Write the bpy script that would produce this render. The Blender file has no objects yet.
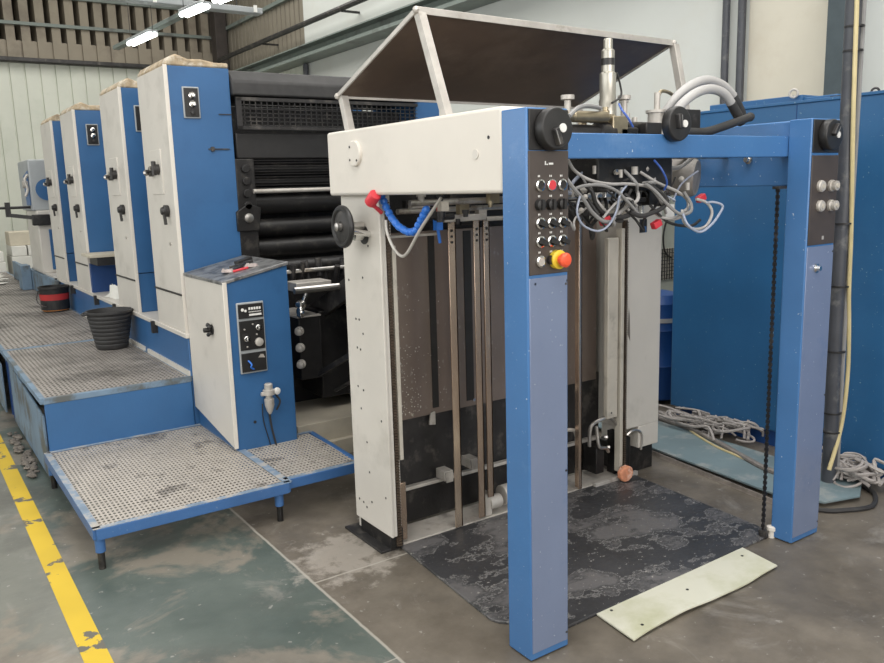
import bpy, math, random
from mathutils import Vector, Matrix
C = bpy.context.scene.collection
PI = math.pi
random.seed(7)

# ------------------------------------------------------------------ materials
def mat(name, base, rough=0.5, metal=0.0, var=0.10, scale=6.0, dirt=None, damt=0.0, dscale=3.0, dsharp=0.12,
        scratch=None, samt=0.0, bump=0.0, bscale=60.0, emit=None, estr=0.0, spec=0.5, stretch=(1, 1, 1), outline=None):
    m = bpy.data.materials.new(name); m.use_nodes = True
    nt = m.node_tree; N = nt.nodes; L = nt.links
    b = N['Principled BSDF']
    b.inputs['Roughness'].default_value = rough
    b.inputs['Metallic'].default_value = metal
    b.inputs['Specular IOR Level'].default_value = spec
    geo = N.new('ShaderNodeNewGeometry')
    mp = N.new('ShaderNodeMapping'); mp.inputs['Scale'].default_value = stretch
    L.new(geo.outputs['Position'], mp.inputs['Vector'])
    def noise(sc, det=4, rg=0.55):
        n = N.new('ShaderNodeTexNoise'); n.inputs['Scale'].default_value = sc
        n.inputs['Detail'].default_value = det; n.inputs['Roughness'].default_value = rg
        L.new(mp.outputs[0], n.inputs['Vector']); return n
    n1 = noise(scale)
    r = N.new('ShaderNodeValToRGB')
    r.color_ramp.elements[0].position = 0.3; r.color_ramp.elements[1].position = 0.7
    r.color_ramp.elements[0].color = [max(0, c * (1 - var)) for c in base] + [1]
    r.color_ramp.elements[1].color = [min(1, c * (1 + var)) for c in base] + [1]
    L.new(n1.outputs['Fac'], r.inputs['Fac']); col = r.outputs['Color']
    def over(col, colour, sc, amt, sharp, det=8, thr=None):
        n = noise(sc, det, 0.65)
        t = N.new('ShaderNodeMapRange'); t.clamp = True
        t.inputs['From Min'].default_value = thr if thr else 0.63 - amt * .38
        t.inputs['From Max'].default_value = t.inputs['From Min'].default_value + sharp
        L.new(n.outputs['Fac'], t.inputs['Value'])
        x = N.new('ShaderNodeMix'); x.data_type = 'RGBA'
        L.new(t.outputs[0], x.inputs[0]); L.new(col, x.inputs[6]); x.inputs[7].default_value = list(colour) + [1]
        return x.outputs[2]
    if dirt: col = over(col, dirt, dscale, damt, dsharp)
    if outline:
        n = noise(dscale, 8, .65); a = N.new('ShaderNodeMath'); a.operation = 'COMPARE'; a.inputs[1].default_value = .63 - damt * .38 - .004; a.inputs[2].default_value = .006
        L.new(n.outputs['Fac'], a.inputs[0]); x = N.new('ShaderNodeMix'); x.data_type = 'RGBA'; L.new(a.outputs[0], x.inputs[0]); L.new(col, x.inputs[6]); x.inputs[7].default_value = list(outline) + [1]; col = x.outputs[2]
    if scratch: col = over(col, scratch, 55, samt, 0.04, 3, .70 - samt * .6)
    L.new(col, b.inputs['Base Color'])
    if bump > 0:
        bn = noise(bscale, 3); bp_ = N.new('ShaderNodeBump'); bp_.inputs['Strength'].default_value = bump
        bp_.inputs['Distance'].default_value = 0.004
        L.new(bn.outputs['Fac'], bp_.inputs['Height']); L.new(bp_.outputs[0], b.inputs['Normal'])
    if emit:
        b.inputs['Emission Color'].default_value = list(emit) + [1]; b.inputs['Emission Strength'].default_value = estr
    return m

BLUE = mat('blue_paint', (0.048, 0.135, 0.33), .42, var=.10, scale=3, dirt=(.09, .17, .33), damt=.12, dscale=5, dsharp=.3, scratch=(.22, .30, .42), samt=.01, bump=.15, bscale=90)
BLUEP = mat('post_blue_paint', (0.062, 0.172, 0.385), .27, var=.08, scale=2, dirt=(.13, .25, .46), damt=.10, dscale=5, dsharp=.3, scratch=(.42, .50, .60), samt=.015, bump=.15, bscale=70)
BLUEU = mat('unit_blue_paint', (0.032, 0.118, 0.28), .45, var=.08, scale=3, dirt=(.024, .090, .22), damt=.2, dscale=4, dsharp=.3, bump=.1)
BLUEC = mat('cabinet_blue_paint', (0.024, 0.118, 0.275), .38, var=.14, scale=1.5, dirt=(.035, .15, .33), damt=.2, dscale=1.8, dsharp=.4, scratch=(.25, .38, .45), samt=.03, bump=.12)
BLUED = mat('dark_blue_paint', (0.010, 0.055, 0.20), .45, var=.15, scale=4)
BLUEG = mat('faded_blue_grey_paint', (0.16, 0.24, 0.33), .55, var=.15, scale=5, dirt=(.10, .11, .11), damt=.4, dscale=4)
CREAM = mat('cream_paint', (0.63, 0.595, 0.54), .42, var=.05, scale=2.5, dirt=(.47, .44, .39), damt=.22, dscale=3.2, dsharp=.25, bump=.1, bscale=100)
CREAMB = mat('clean_cream_paint', (0.70, 0.655, 0.59), .40, var=.04, scale=2.5, dirt=(.60, .56, .50), damt=.15, dscale=4, dsharp=.3)
CREAMD = mat('soiled_cream_paint', (0.52, 0.48, 0.41), .5, var=.10, scale=8, dirt=(.36, .33, .28), damt=.2, dscale=7)
BLACK = mat('black_plastic', (0.018, 0.017, 0.017), .42, var=.2, scale=20)
BLACKM = mat('oily_black_metal', (0.014, 0.013, 0.013), .42, metal=.1, var=.4, scale=9, dirt=(.05, .045, .04), damt=.22, dscale=12, bump=.3)
DARK = mat('dark_grey_metal', (0.045, 0.043, 0.043), .42, metal=.5, var=.25, scale=8, dirt=(.12, .11, .10), damt=.25, dscale=10)
RUB = mat('black_rubber', (0.030, 0.029, 0.029), .6, var=.25, scale=14)
PANELB = mat('brown_panel_face', (0.066, 0.052, 0.045), .5, var=.08, scale=10)
PLATE = mat('brown_steel_plate', (0.235, 0.190, 0.165), .30, metal=.5, var=.18, scale=2.5, dirt=(.30, .27, .25), damt=.05, dscale=40, dsharp=.06, bump=.15, stretch=(1, 1, .6))
TRAY = mat('dark_sheet_underside', (0.125, 0.088, 0.066), .5, metal=.1, var=.25, scale=2.2, dirt=(.21, .16, .125), damt=.3, dscale=3, dsharp=.25)
STEEL = mat('brushed_steel', (0.55, 0.53, 0.50), .3, metal=.9, var=.15, scale=10, dirt=(.30, .26, .22), damt=.25, dscale=9)
STEELP = mat('pale_worn_steel', (0.52, 0.49, 0.45), .5, metal=.35, var=.15, scale=12, dirt=(.34, .30, .26), damt=.15, dscale=11)
BRONZE = mat('brownish_bright_bar', (0.58, 0.44, 0.34), .25, metal=.85, var=.15, scale=4, dirt=(.78, .66, .52), damt=.3, dscale=4, dsharp=.2, stretch=(1, 1, .4))
CHROME = mat('bright_chrome', (0.75, 0.74, 0.72), .18, metal=1.0, var=.05)
BRASS = mat('dull_brass', (0.38, 0.32, 0.22), .35, metal=.8, var=.2, scale=20)
WHITE = mat('white_plastic', (0.80, 0.79, 0.76), .45, var=.04)
RED = mat('red_plastic', (0.62, 0.045, 0.06), .35, var=.08)
ORANGE = mat('orange_red_plastic', (0.80, 0.10, 0.04), .35, var=.05)
YEL = mat('yellow_plastic', (0.78, 0.55, 0.04), .4, var=.05)
LBLUE = mat('bright_blue_plastic', (0.03, 0.17, 0.62), .3, var=.1, scale=30)
GRAT = mat('grimy_grating_steel', (0.47, 0.43, 0.385), .5, metal=.2, var=.15, scale=5, dirt=(.22, .20, .18), damt=.25, dscale=5)
GRATU = mat('worn_grating_steel', (0.31, 0.285, 0.26), .55, metal=.2, var=.2, scale=3, dirt=(.12, .11, .10), damt=.42, dscale=2.4, dsharp=.2)
GAPBLACK = mat('black_gap', (0.03, 0.028, 0.027), .8, var=.2)  # plain near-black, set under the walkway grating and below the posts
GPIPE = mat('grey_hose_rubber', (0.27, 0.265, 0.26), .5, var=.1, scale=12)
DPIPE = mat('dark_trunking', (0.060, 0.064, 0.075), .4, var=.15, scale=10, dirt=(.14, .14, .14), damt=.2, dscale=9)
YHOSE = mat('clear_yellow_hose', (0.62, 0.52, 0.28), .3, var=.1, scale=14)
TAN = mat('tan_insulation', (0.42, 0.33, 0.22), .8, var=.35, scale=18, dirt=(.60, .54, .44), damt=.35, dscale=14, bump=.8, bscale=50)
CONC = mat('pale_concrete_dust', (0.42, 0.39, 0.35), .85, var=.12, scale=9, dirt=(.25, .23, .21), damt=.3, dscale=6)
PAPER = mat('white_paper', (0.72, 0.71, 0.66), .8, var=.05)
CARD = mat('beige_carton', (0.55, 0.50, 0.40), .8, var=.08)
RAGM = mat('dirty_rag_cloth', (0.42, 0.36, 0.34), .9, var=.3, scale=30)
REDG = mat('red_label_print', (0.42, 0.03, 0.03), .5, var=.1)
ORG = mat('orange_label_print', (0.75, 0.28, 0.06), .5, var=.1)
CABLE = mat('pale_cable_sheath', (0.36, 0.33, 0.31), .6, var=.2, scale=20)
MATM = mat('worn_black_pile_board', (0.045, 0.045, 0.048), .40, var=.35, scale=2.2, dirt=(.135, .13, .13), damt=.34, dscale=2.6, dsharp=.05, scratch=(.40, .38, .35), samt=.07, bump=.3, bscale=30, outline=(.19, .185, .18), stretch=(.75, 1.1, 1))
SHEETW = mat('yellowed_white_board', (0.66, 0.65, 0.54), .4, var=.05, scale=2, dirt=(.52, .52, .36), damt=.4, dscale=3, dsharp=.2)
BOARDG = mat('dusty_blue_grey_board', (0.155, 0.215, 0.235), .6, var=.10, scale=4, dirt=(.26, .29, .29), damt=.25, dscale=6)
RUST = mat('rusty_angle_iron', (0.29, 0.255, 0.225), .7, var=.3, scale=16, dirt=(.34, .30, .27), damt=.3, dscale=12)
SPONGE = mat('orange_stone', (0.72, 0.30, 0.17), .9, var=.2, scale=30, dirt=(.80, .50, .38), damt=.3, dscale=25, bump=.6)
DUCT = mat('grey_green_steel', (0.20, 0.235, 0.215), .5, var=.12, scale=2, dirt=(.13, .14, .13), damt=.3, dscale=2)
TUBE = mat('lit_tube', (.9, .95, .9), .4, emit=(.92, 1, .94), estr=9)
GREYB = mat('pale_grey_enamel', (0.36, 0.38, 0.39), .45, var=.08, scale=5)
BEIGEB = mat('beige_base_casting', (0.50, 0.45, 0.36), .7, var=.12, scale=6)

# ------------------------------------------------------------------ mesh helpers
class MB:
    def __init__(s): s.v = []; s.f = []
    def add(s, vs, fs):
        o = len(s.v); s.v += [tuple(p) for p in vs]; s.f += [tuple(i + o for i in f) for f in fs]; return s
    def box(s, x0, x1, y0, y1, z0, z1):
        vs = [(x, y, z) for x in (x0, x1) for y in (y0, y1) for z in (z0, z1)]
        return s.add(vs, [(0, 1, 3, 2), (4, 6, 7, 5), (0, 4, 5, 1), (2, 3, 7, 6), (0, 2, 6, 4), (1, 5, 7, 3)])
    def obox(s, c, ax, ay, az):                      # oriented box: centre and three half-axis vectors
        c, ax, ay, az = map(Vector, (c, ax, ay, az))
        vs = [c + i * ax + j * ay + k * az for i in (-1, 1) for j in (-1, 1) for k in (-1, 1)]
        return s.add(vs, [(0, 1, 3, 2), (4, 6, 7, 5), (0, 4, 5, 1), (2, 3, 7, 6), (0, 2, 6, 4), (1, 5, 7, 3)])
    def bar(s, a, b, w, h=None, up=(0, 0, 1)):
        a, b = Vector(a), Vector(b); h = h or w; d = (b - a).normalized()
        u = Vector(up)
        if abs(d.dot(u)) > .95: u = Vector((0, 1, 0))
        x = d.cross(u).normalized(); z = x.cross(d).normalized()
        return s.obox((a + b) / 2, (b - a) / 2, x * w / 2, z * h / 2)
    def frame_at(s, d):
        d = Vector(d).normalized(); u = Vector((0, 0, 1)) if abs(d.z) < .9 else Vector((1, 0, 0))
        x = d.cross(u).normalized(); return x, x.cross(d).normalized()
    def cyl(s, a, b, r, r2=None, n=20):
        return s.lathe(a, Vector(b) - Vector(a), [(r, 0), (r if r2 is None else r2, (Vector(b) - Vector(a)).length)], n)
    def lathe(s, o, d, prof, n=24, caps=True):       # prof = (radius, distance along d)
        o = Vector(o); d = Vector(d).normalized(); x, y = s.frame_at(d)
        vs = []; fs = []
        for (r, t) in prof:
            for i in range(n):
                a = 2 * PI * i / n; vs.append(o + d * t + (x * math.cos(a) + y * math.sin(a)) * r)
        for k in range(len(prof) - 1):
            for i in range(n):
                j = (i + 1) % n; fs.append((k * n + i, k * n + j, (k + 1) * n + j, (k + 1) * n + i))
        if caps:
            fs.append(tuple(range(n - 1, -1, -1))); fs.append(tuple((len(prof) - 1) * n + i for i in range(n)))
        return s.add(vs, fs)
    def tube(s, pts, r, n=8, smooth=4, closed=False):
        P = [Vector(p) for p in pts]
        if smooth and len(P) > 2:
            Q = []; m = len(P); rng = m if closed else m - 1
            for i in range(rng):
                g = (lambda k: P[k % m]) if closed else (lambda k: P[min(max(k, 0), m - 1)])
                p0, p1, p2, p3 = g(i - 1), g(i), g(i + 1), g(i + 2)
                for q in range(smooth):
                    t = q / smooth
                    Q.append(.5 * ((2 * p1) + (p2 - p0) * t + (2 * p0 - 5 * p1 + 4 * p2 - p3) * t * t + (3 * p1 - p0 - 3 * p2 + p3) * t ** 3))
            if not closed: Q.append(P[-1])
            P = Q
        m = len(P); vs = []; fs = []; x = None
        for i, p in enumerate(P):
            a = P[(i - 1) % m] if (closed or i) else p; b = P[(i + 1) % m] if (closed or i < m - 1) else p
            d = (b - a).normalized()
            if x is None: x, _ = s.frame_at(d)
            x = (x - d * x.dot(d)).normalized(); y = d.cross(x)
            rr = r[min(i * len(r) // m, len(r) - 1)] if isinstance(r, (list, tuple)) else r
            for k in range(n):
                t = 2 * PI * k / n; vs.append(p + (x * math.cos(t) + y * math.sin(t)) * rr)
        for i in range(m if closed else m - 1):
            for k in range(n):
                l = (k + 1) % n; j = (i + 1) % m; fs.append((i * n + k, i * n + l, j * n + l, j * n + k))
        if not closed: fs.append(tuple(range(n - 1, -1, -1))); fs.append(tuple((m - 1) * n + k for k in range(n)))
        return s.add(vs, fs)
    def prism(s, poly, d):                            # planar polygon (3-D points) extruded by the vector d
        n = len(poly); d = Vector(d); vs = [Vector(p) for p in poly] + [Vector(p) + d for p in poly]
        return s.add(vs, [tuple(range(n - 1, -1, -1)), tuple(range(n, 2 * n))] + [(i, (i + 1) % n, (i + 1) % n + n, i + n) for i in range(n)])
    def torus(s, c, d, R, r, n=28, m=8):
        d = Vector(d).normalized(); x, y = s.frame_at(d)
        return s.tube([Vector(c) + (x * math.cos(2 * PI * i / n) + y * math.sin(2 * PI * i / n)) * R for i in range(n)], r, m, 0, True)
    def ball(s, c, r, n=12, sq=(1, 1, 1)):
        c = Vector(c); vs = []; fs = []; h = n // 2
        for i in range(h + 1):
            for j in range(n):
                a = PI * i / h; b = 2 * PI * j / n
                vs.append(c + Vector((r * sq[0] * math.sin(a) * math.cos(b), r * sq[1] * math.sin(a) * math.sin(b), r * sq[2] * math.cos(a))))
        for i in range(h):
            for j in range(n):
                k = (j + 1) % n; fs.append((i * n + j, (i + 1) * n + j, (i + 1) * n + k, i * n + k))
        return s.add(vs, fs)

ORG_OF = {}
def origin(o): return ORG_OF.get(o.name, Vector((0, 0, 0))) if o else Vector((0, 0, 0))
def thing(name, label, cat, loc, group=None):
    o = bpy.data.objects.new(name, None); C.objects.link(o); o.empty_display_size = .1
    o.location = loc; ORG_OF[o.name] = Vector(loc); o['label'] = label; o['category'] = cat
    if group: o['group'] = group
    return o
def obj(name, mb, m, parent=None, bev=0, label=None, sharp=32, at=None, seg=2):
    me = bpy.data.meshes.new(name)
    org = origin(parent) if parent else (Vector(at) if at else sum((Vector(v) for v in mb.v), Vector()) / len(mb.v))
    if not parent and not at: org.z = min(v[2] for v in mb.v)
    me.from_pydata([tuple(Vector(v) - org) for v in mb.v], [], mb.f); me.validate(); me.update()
    me.polygons.foreach_set('use_smooth', [True] * len(me.polygons))
    import bmesh
    bm = bmesh.new(); bm.from_mesh(me); bmesh.ops.recalc_face_normals(bm, faces=bm.faces); bm.to_mesh(me); bm.free()
    me.set_sharp_from_angle(angle=math.radians(sharp))
    me.materials.append(m)
    o = bpy.data.objects.new(name, me); C.objects.link(o)
    if parent: o.parent = parent; ORG_OF[o.name] = org
    else: o.location = org; ORG_OF[o.name] = org
    if bev:
        b = o.modifiers.new('bevel', 'BEVEL'); b.width = bev; b.segments = seg; b.limit_method = 'ANGLE'; b.angle_limit = math.radians(40)
    if label: o['label'] = label
    return o
def single(name, mb, m, label, cat, bev=0, group=None, **k):
    o = obj(name, mb, m, None, bev, **k); o['label'] = label; o['category'] = cat
    if group: o['group'] = group
    return o
def struct(name, mb, m, bev=0):
    o = obj(name, mb, m, None, bev, at=(0, 0, 0)); o['kind'] = 'structure'; return o
def copy_tree(o, parent=None, org=None):
    c = o.copy(); C.objects.link(c); c.parent = parent
    for ch in list(o.children): copy_tree(ch, c)
    return c

# ------------------------------------------------------------------ the hall
XW, YW, ZC = 4.9, 16.0, 6.6
def floor_material():
    m = bpy.data.materials.new('worn_painted_concrete'); m.use_nodes = True
    nt = m.node_tree; N = nt.nodes; L = nt.links; b = N['Principled BSDF']
    geo = N.new('ShaderNodeNewGeometry'); sep = N.new('ShaderNodeSeparateXYZ'); L.new(geo.outputs['Position'], sep.inputs[0])
    def noise(sc, det=6, rg=.6, dist=0):
        n = N.new('ShaderNodeTexNoise'); n.inputs['Scale'].default_value = sc; n.inputs['Detail'].default_value = det
        n.inputs['Roughness'].default_value = rg; n.inputs['Distortion'].default_value = dist; L.new(geo.outputs['Position'], n.inputs['Vector']); return n.outputs['Fac']
    def ramp(f, a, b_, c0, c1):
        r = N.new('ShaderNodeValToRGB'); e = r.color_ramp.elements
        e[0].position = a; e[1].position = b_; e[0].color = list(c0) + [1]; e[1].color = list(c1) + [1]; L.new(f, r.inputs[0]); return r.outputs[0]
    def mr(f, a, b_):
        t = N.new('ShaderNodeMapRange'); t.inputs[1].default_value = a; t.inputs[2].default_value = b_; L.new(f, t.inputs[0]); return t.outputs[0]
    def math_(op, a, b_=None):
        t = N.new('ShaderNodeMath'); t.operation = op
        for i, v in enumerate((a, b_)):
            if v is None: continue
            if isinstance(v, (int, float)): t.inputs[i].default_value = v
            else: L.new(v, t.inputs[i])
        return t.outputs[0]
    def mix(f, a, b_):
        x = N.new('ShaderNodeMix'); x.data_type = 'RGBA'; L.new(f, x.inputs[0])
        for i, v in ((6, a), (7, b_)):
            if isinstance(v, tuple): x.inputs[i].default_value = list(v) + [1]
            else: L.new(v, x.inputs[i])
        return x.outputs[2]
    green = ramp(noise(2.2), .3, .7, (.055, .075, .066), (.115, .138, .122))
    greyg = ramp(noise(1.9), .3, .7, (.125, .132, .115), (.20, .20, .172))
    brown = ramp(noise(2.6, 8, .65), .3, .7, (.088, .074, .057), (.205, .178, .143))
    X, Y = sep.outputs[0], sep.outputs[1]
    wob = math_('MULTIPLY', math_('SUBTRACT', noise(1.6), .5), .03)
    Xw = math_('ADD', X, wob)
    isbrown = mr(Xw, -.352, -.342)
    isgrey = mr(Xw, -1.20, -1.205)
    col = mix(isgrey, mix(isbrown, green, brown), greyg)
    bare = mr(noise(1.7, 9, .62, .4), .51, .57)
    leftpart = math_('SUBTRACT', 1.0, isbrown)
    col = mix(math_('MULTIPLY', math_('MULTIPLY', bare, leftpart), .8), col, (.235, .205, .165))
    pale = mr(noise(3.3, 10, .7, .6), .56, .68)
    col = mix(math_('MULTIPLY', pale, .45), col, (.33, .31, .28))
    darkp = mr(noise(1.25, 6, .6, .3), .50, .62)
    col = mix(math_('MULTIPLY', darkp, .45), col, (.055, .05, .045))
    speck = mr(noise(22, 4, .6), .66, .70)
    col = mix(math_('MULTIPLY', speck, .5), col, (.42, .40, .37))
    vd = N.new('ShaderNodeVectorMath'); vd.operation = 'DISTANCE'; L.new(geo.outputs['Position'], vd.inputs[0]); vd.inputs[1].default_value = (-.13, 1.12, 0)
    dust = mr(math_('ADD', math_('MULTIPLY', vd.outputs['Value'], 1.0), math_('MULTIPLY', noise(9, 8, .7), .9)), .70, .58)
    col = mix(math_('MULTIPLY', dust, .5), col, (.46, .42, .37))
    # pale slab joints
    def joint(axis, at, w, lo=None, hi=None, other=None):
        d = math_('ABSOLUTE', math_('SUBTRACT', math_('ADD', axis, math_('MULTIPLY', math_('SUBTRACT', noise(7, 3), .5), .012)), at))
        f = mr(d, w, w * .4)
        if lo is not None: f = math_('MULTIPLY', f, math_('MULTIPLY', math_('GREATER_THAN', other, lo), math_('LESS_THAN', other, hi)))
        return f
    for f in (joint(X, -.347, .008, -3, 2.6, Y), joint(Y, .97, .007, -.345, .15, X), joint(Y, .30, .004, -.9, -.345, X)):
        col = mix(math_('MULTIPLY', f, .75), col, (.42, .39, .34))
    L.new(col, b.inputs['Base Color'])
    rr = mr(noise(3, 5), .3, .7); rm = N.new('ShaderNodeMapRange'); rm.inputs[3].default_value = .30; rm.inputs[4].default_value = .6
    L.new(rr, rm.inputs[0]); L.new(rm.outputs[0], b.inputs['Roughness'])
    bp_ = N.new('ShaderNodeBump'); bp_.inputs['Strength'].default_value = .25; bp_.inputs['Distance'].default_value = .004
    L.new(noise(35, 5), bp_.inputs['Height']); L.new(bp_.outputs[0], b.inputs['Normal'])
    return m
FLOORM = floor_material()
struct('floor', MB().box(-5, XW, -6, YW, -.2, 0), FLOORM)

# corrugated cladding: real trapezoidal ribs
def cladding(p0, along, length, z0, z1, depth_dir, pitch=.27, d=.035, gap=.035, off=.1):
    mb = MB(); a = Vector(along); n = Vector(depth_dir); p0 = Vector(p0); k = int(length / pitch)
    prof = []
    for i in range(k + 1):
        t = i * pitch
        prof += [(t, 0), (t + pitch - gap, 0), (t + pitch - gap * .8, d), (t + pitch - gap * .2, d)]
    vs = []
    for t, q in prof:
        p = p0 + a * t - n * q; vs += [(p.x, p.y, z0), (p.x, p.y, z1)]
    m = len(prof)
    fs = [(2 * i, 2 * i + 2, 2 * i + 3, 2 * i + 1) for i in range(m - 1)]
    back = [(p0 - n * off), (p0 + a * (length + .3) - n * off)]
    mb.add(vs, fs)
    lo = min(back[0].x, back[1].x), max(back[0].x, back[1].x), min(back[0].y, back[1].y), max(back[0].y, back[1].y)
    ex = .02
    mb.box(lo[0] - ex * abs(n.x), lo[1] + ex * abs(n.x), lo[2] - ex * abs(n.y), lo[3] + ex * abs(n.y), z0, z1)
    return mb
CLADG = mat('pale_green_cladding', (0.68, 0.70, 0.62), .55, var=.05, scale=1.2, dirt=(.55, .59, .50), damt=.3, dscale=1.5, dsharp=.3)
CLADB = mat('brownish_cladding', (0.30, 0.26, 0.20), .6, var=.10, scale=1.2, dirt=(.13, .10, .08), damt=.3, dscale=1.6, dsharp=.3)
CLADT = mat('tan_side_cladding', (0.235, 0.21, 0.165), .6, var=.1, scale=1.2, dirt=(.15, .13, .10), damt=.3, dscale=1.6, dsharp=.3)
WALLG = mat('grey_plaster', (0.62, 0.64, 0.61), .8, var=.04, scale=.8, dirt=(.58, .57, .51), damt=.3, dscale=.9, dsharp=.4)
ROOFM = mat('roof_sheet', (0.30, 0.28, 0.24), .7, var=.1, scale=1)
ZL = 4.18
struct('wall_back', cladding((-5, YW, 0), (1, 0, 0), 9.7, 0, ZL, (0, -1, 0)), CLADG)
struct('wall_back_upper', cladding((-5, YW, 0), (1, 0, 0), 9.7, ZL, 4.58, (0, -1, 0)), CLADB)
struct('wall_back_top', cladding((-5, YW, 0), (1, 0, 0), 9.7, 4.58, ZC, (0, -1, 0), gap=.11, d=.50, off=.52), CLADB)
struct('wall_right', MB().box(XW, XW + .2, -6, 11.85, 0, ZC), WALLG)
struct('wall_right_cladding', cladding((XW, 11.85, 0), (0, 1, 0), 4.0, 3.95, ZC, (-1, 0, 0), pitch=.20, gap=.05, d=.05), CLADT)
struct('wall_right_lower', cladding((XW, 11.85, 0), (0, 1, 0), 4.0, 0, 3.95, (-1, 0, 0), pitch=.24), CLADG)
struct('wall_right_panel', MB().box(XW - .012, XW - .0005, 1.88, 2.74, 0, ZC - .01), mat('yellowed_plaster', (.62, .585, .49), .8, var=.05, scale=1.5, dirt=(.52, .46, .36), damt=.3, dscale=1.6, dsharp=.4))
struct('wall_left', MB().box(-5.2, -5, -6, YW, 0, ZC), WALLG)
struct('wall_front', MB().box(-5, XW, -6.2, -6, 0, ZC), WALLG)
struct('ceiling', MB().box(-5.2, XW + .2, -6.2, YW + .2, ZC, ZC + .15), ROOFM)
mb = MB().box(-5, XW - .02, YW - .14, YW - .001, ZL - .02, ZL + .03); mb.box(-5, XW - .02, YW - .22, YW - .14, ZL - .01, ZL + .06)
struct('trim_1', mb, DARK, .005)                                        # dark ledge where the claddings meet
struct('trim_2', MB().box(-5, XW - .02, YW - .07, YW + .03, 4.86, 4.92), DUCT)      # purlin
struct('trim_3', MB().box(-5, XW - .02, YW - .07, YW + .03, 5.40, 5.47), DUCT)
struct('trim_4', MB().box(XW - .07, XW + .03, 11.9, YW - .15, 5.0, 5.07), DUCT)
mb = MB().box(XW - .30, XW - .05, YW - .45, YW - .15, 0, ZC); 
single('corner_stanchion', mb, mat('dark_brown_steel', (.055, .045, .04), .6, var=.2), 'dark brown steel stanchion rising in the far corner of the hall', 'pillar', .01)
# crane rail running along the right-hand wall
r = thing('wall_beam', 'long grey-green steel beam running high along the right wall', 'beam', (XW - .2, 5, 3.9))
obj('web', MB().box(XW - .26, XW - .01, -4, YW - .5, 3.86, 3.98), DUCT, r, .004)
obj('top_flange', MB().box(XW - .42, XW - .01, -4, YW - .5, 3.98, 4.0), DUCT, r)
obj('lower_flange', MB().box(XW - .38, XW - .01, -4, YW - .5, 3.81, 3.86), DUCT, r)
mb = MB().tube([(XW - .30, -4, 4.36), (XW - .30, YW - .5, 4.36)], .045, 10, 0)
for k in range(6): mb.box(XW - .32, XW - .001, -3 + 3.2 * k, -2.96 + 3.2 * k, 4.30, 4.33)
single('overhead_pipe', mb, DARK, 'slim dark pipe running above the long wall beam', 'pipe')
for i in range(9):
    pass
# wall pipes and posts
for i, (y, w, lab) in enumerate(((2.94, .034, 'dark vertical wall pipe, left one of the narrow pair'), (2.775, .036, 'dark vertical wall pipe, right one of the narrow pair'))):
    mb = MB().tube([(XW - .07, y, 0), (XW - .07, y, ZC - .05)], w, 12, 0)
    single('wall_pipe', mb, DPIPE, lab, 'pipe', group='narrow wall pipes')
single('steel_column', MB().box(XW - .20, XW - .001, 1.745, 1.865, 0, ZC - .01).box(XW - .23, XW - .2, 1.73, 1.88, 0, ZC - .01), mat('slate_steel', (.055, .075, .085), .55, var=.15),
       'broad dark slate steel column standing against the right wall', 'column', .004)
single('drain_pipe', MB().tube([(XW - .06, 11.75, 0), (XW - .06, 11.75, 3.8)], .05, 10, 0), DPIPE,
       'dark drainpipe under the beam where cladding meets plaster', 'pipe')

# lights
AREA = []
def area(name, loc, rot, sx, sy, e, colr=(1, 1, 1)):
    l = bpy.data.lights.new(name, 'AREA'); l.shape = 'RECTANGLE'; l.size = sx; l.size_y = sy; l.energy = e; l.color = colr
    o = bpy.data.objects.new(name, l); C.objects.link(o); o.location = loc; o.rotation_euler = rot; return o
def fluoro(a, b, lab, w=.16):
    a, b = Vector(a), Vector(b); d = (b - a).normalized(); r = thing('fluorescent_lamp', lab, 'lamp', (a + b) / 2, 'hanging fluorescent lamps')
    obj('housing', MB().bar(a + Vector((0, 0, .035)), b + Vector((0, 0, .035)), w, .03), GREYB, r, .01)
    s = d.cross(Vector((0, 0, 1))).normalized() * w * .24
    obj('tube', MB().cyl(a + s, b + s, .026, n=10), TUBE, r); obj('tube', MB().cyl(a - s, b - s, .026, n=10), TUBE, r)
    for p in (a, b): obj('hanger', MB().cyl(p + Vector((0, 0, .04)), (p.x, p.y, ZC), .004, n=6), DARK, r)
    return r
fluoro((1.2276, 9.2211, 3.5000), (1.2949, 8.4384, 3.5000), 'lit fluorescent lamp hanging nearest above the third printing tower', .13)
fluoro((1.3015, 7.2272, 3.5000), (1.3610, 6.7069, 3.5000), 'lit fluorescent lamp half hidden behind the cable tray', .13)
fluoro((1.3947, 6.4361, 3.5000), (1.4632, 5.9744, 3.5000), 'lit fluorescent lamp at the top edge of the photo', .13)
r = thing('cable_tray', 'long pale steel cable tray crossing overhead at the upper left', 'cable tray', (1, 8, 3.9))
mb = MB().bar((-1.2, 8.0, 3.80), (2.50, 8.0, 3.775), .16, .07); obj('tray', mb, GREYB, r, .01)
for x in (1.2, 1.75, 2.4): obj('clip', MB().box(x - .02, x + .02, 7.90, 7.92, 3.75, 3.83), WHITE, r)
for x in (-.6, 2.2): obj('hanger', MB().cyl((x, 8, 3.82), (x, 8, ZC), .008, n=6), DARK, r)
mb = MB().bar((1.3016, 10.3210, 3.6200), (1.4743, 7.6907, 3.6200), .09, .05)
single('lamp_rail', mb, DUCT, 'grey rail running diagonally behind the cable tray above the lamp', 'rail', .004)

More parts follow.
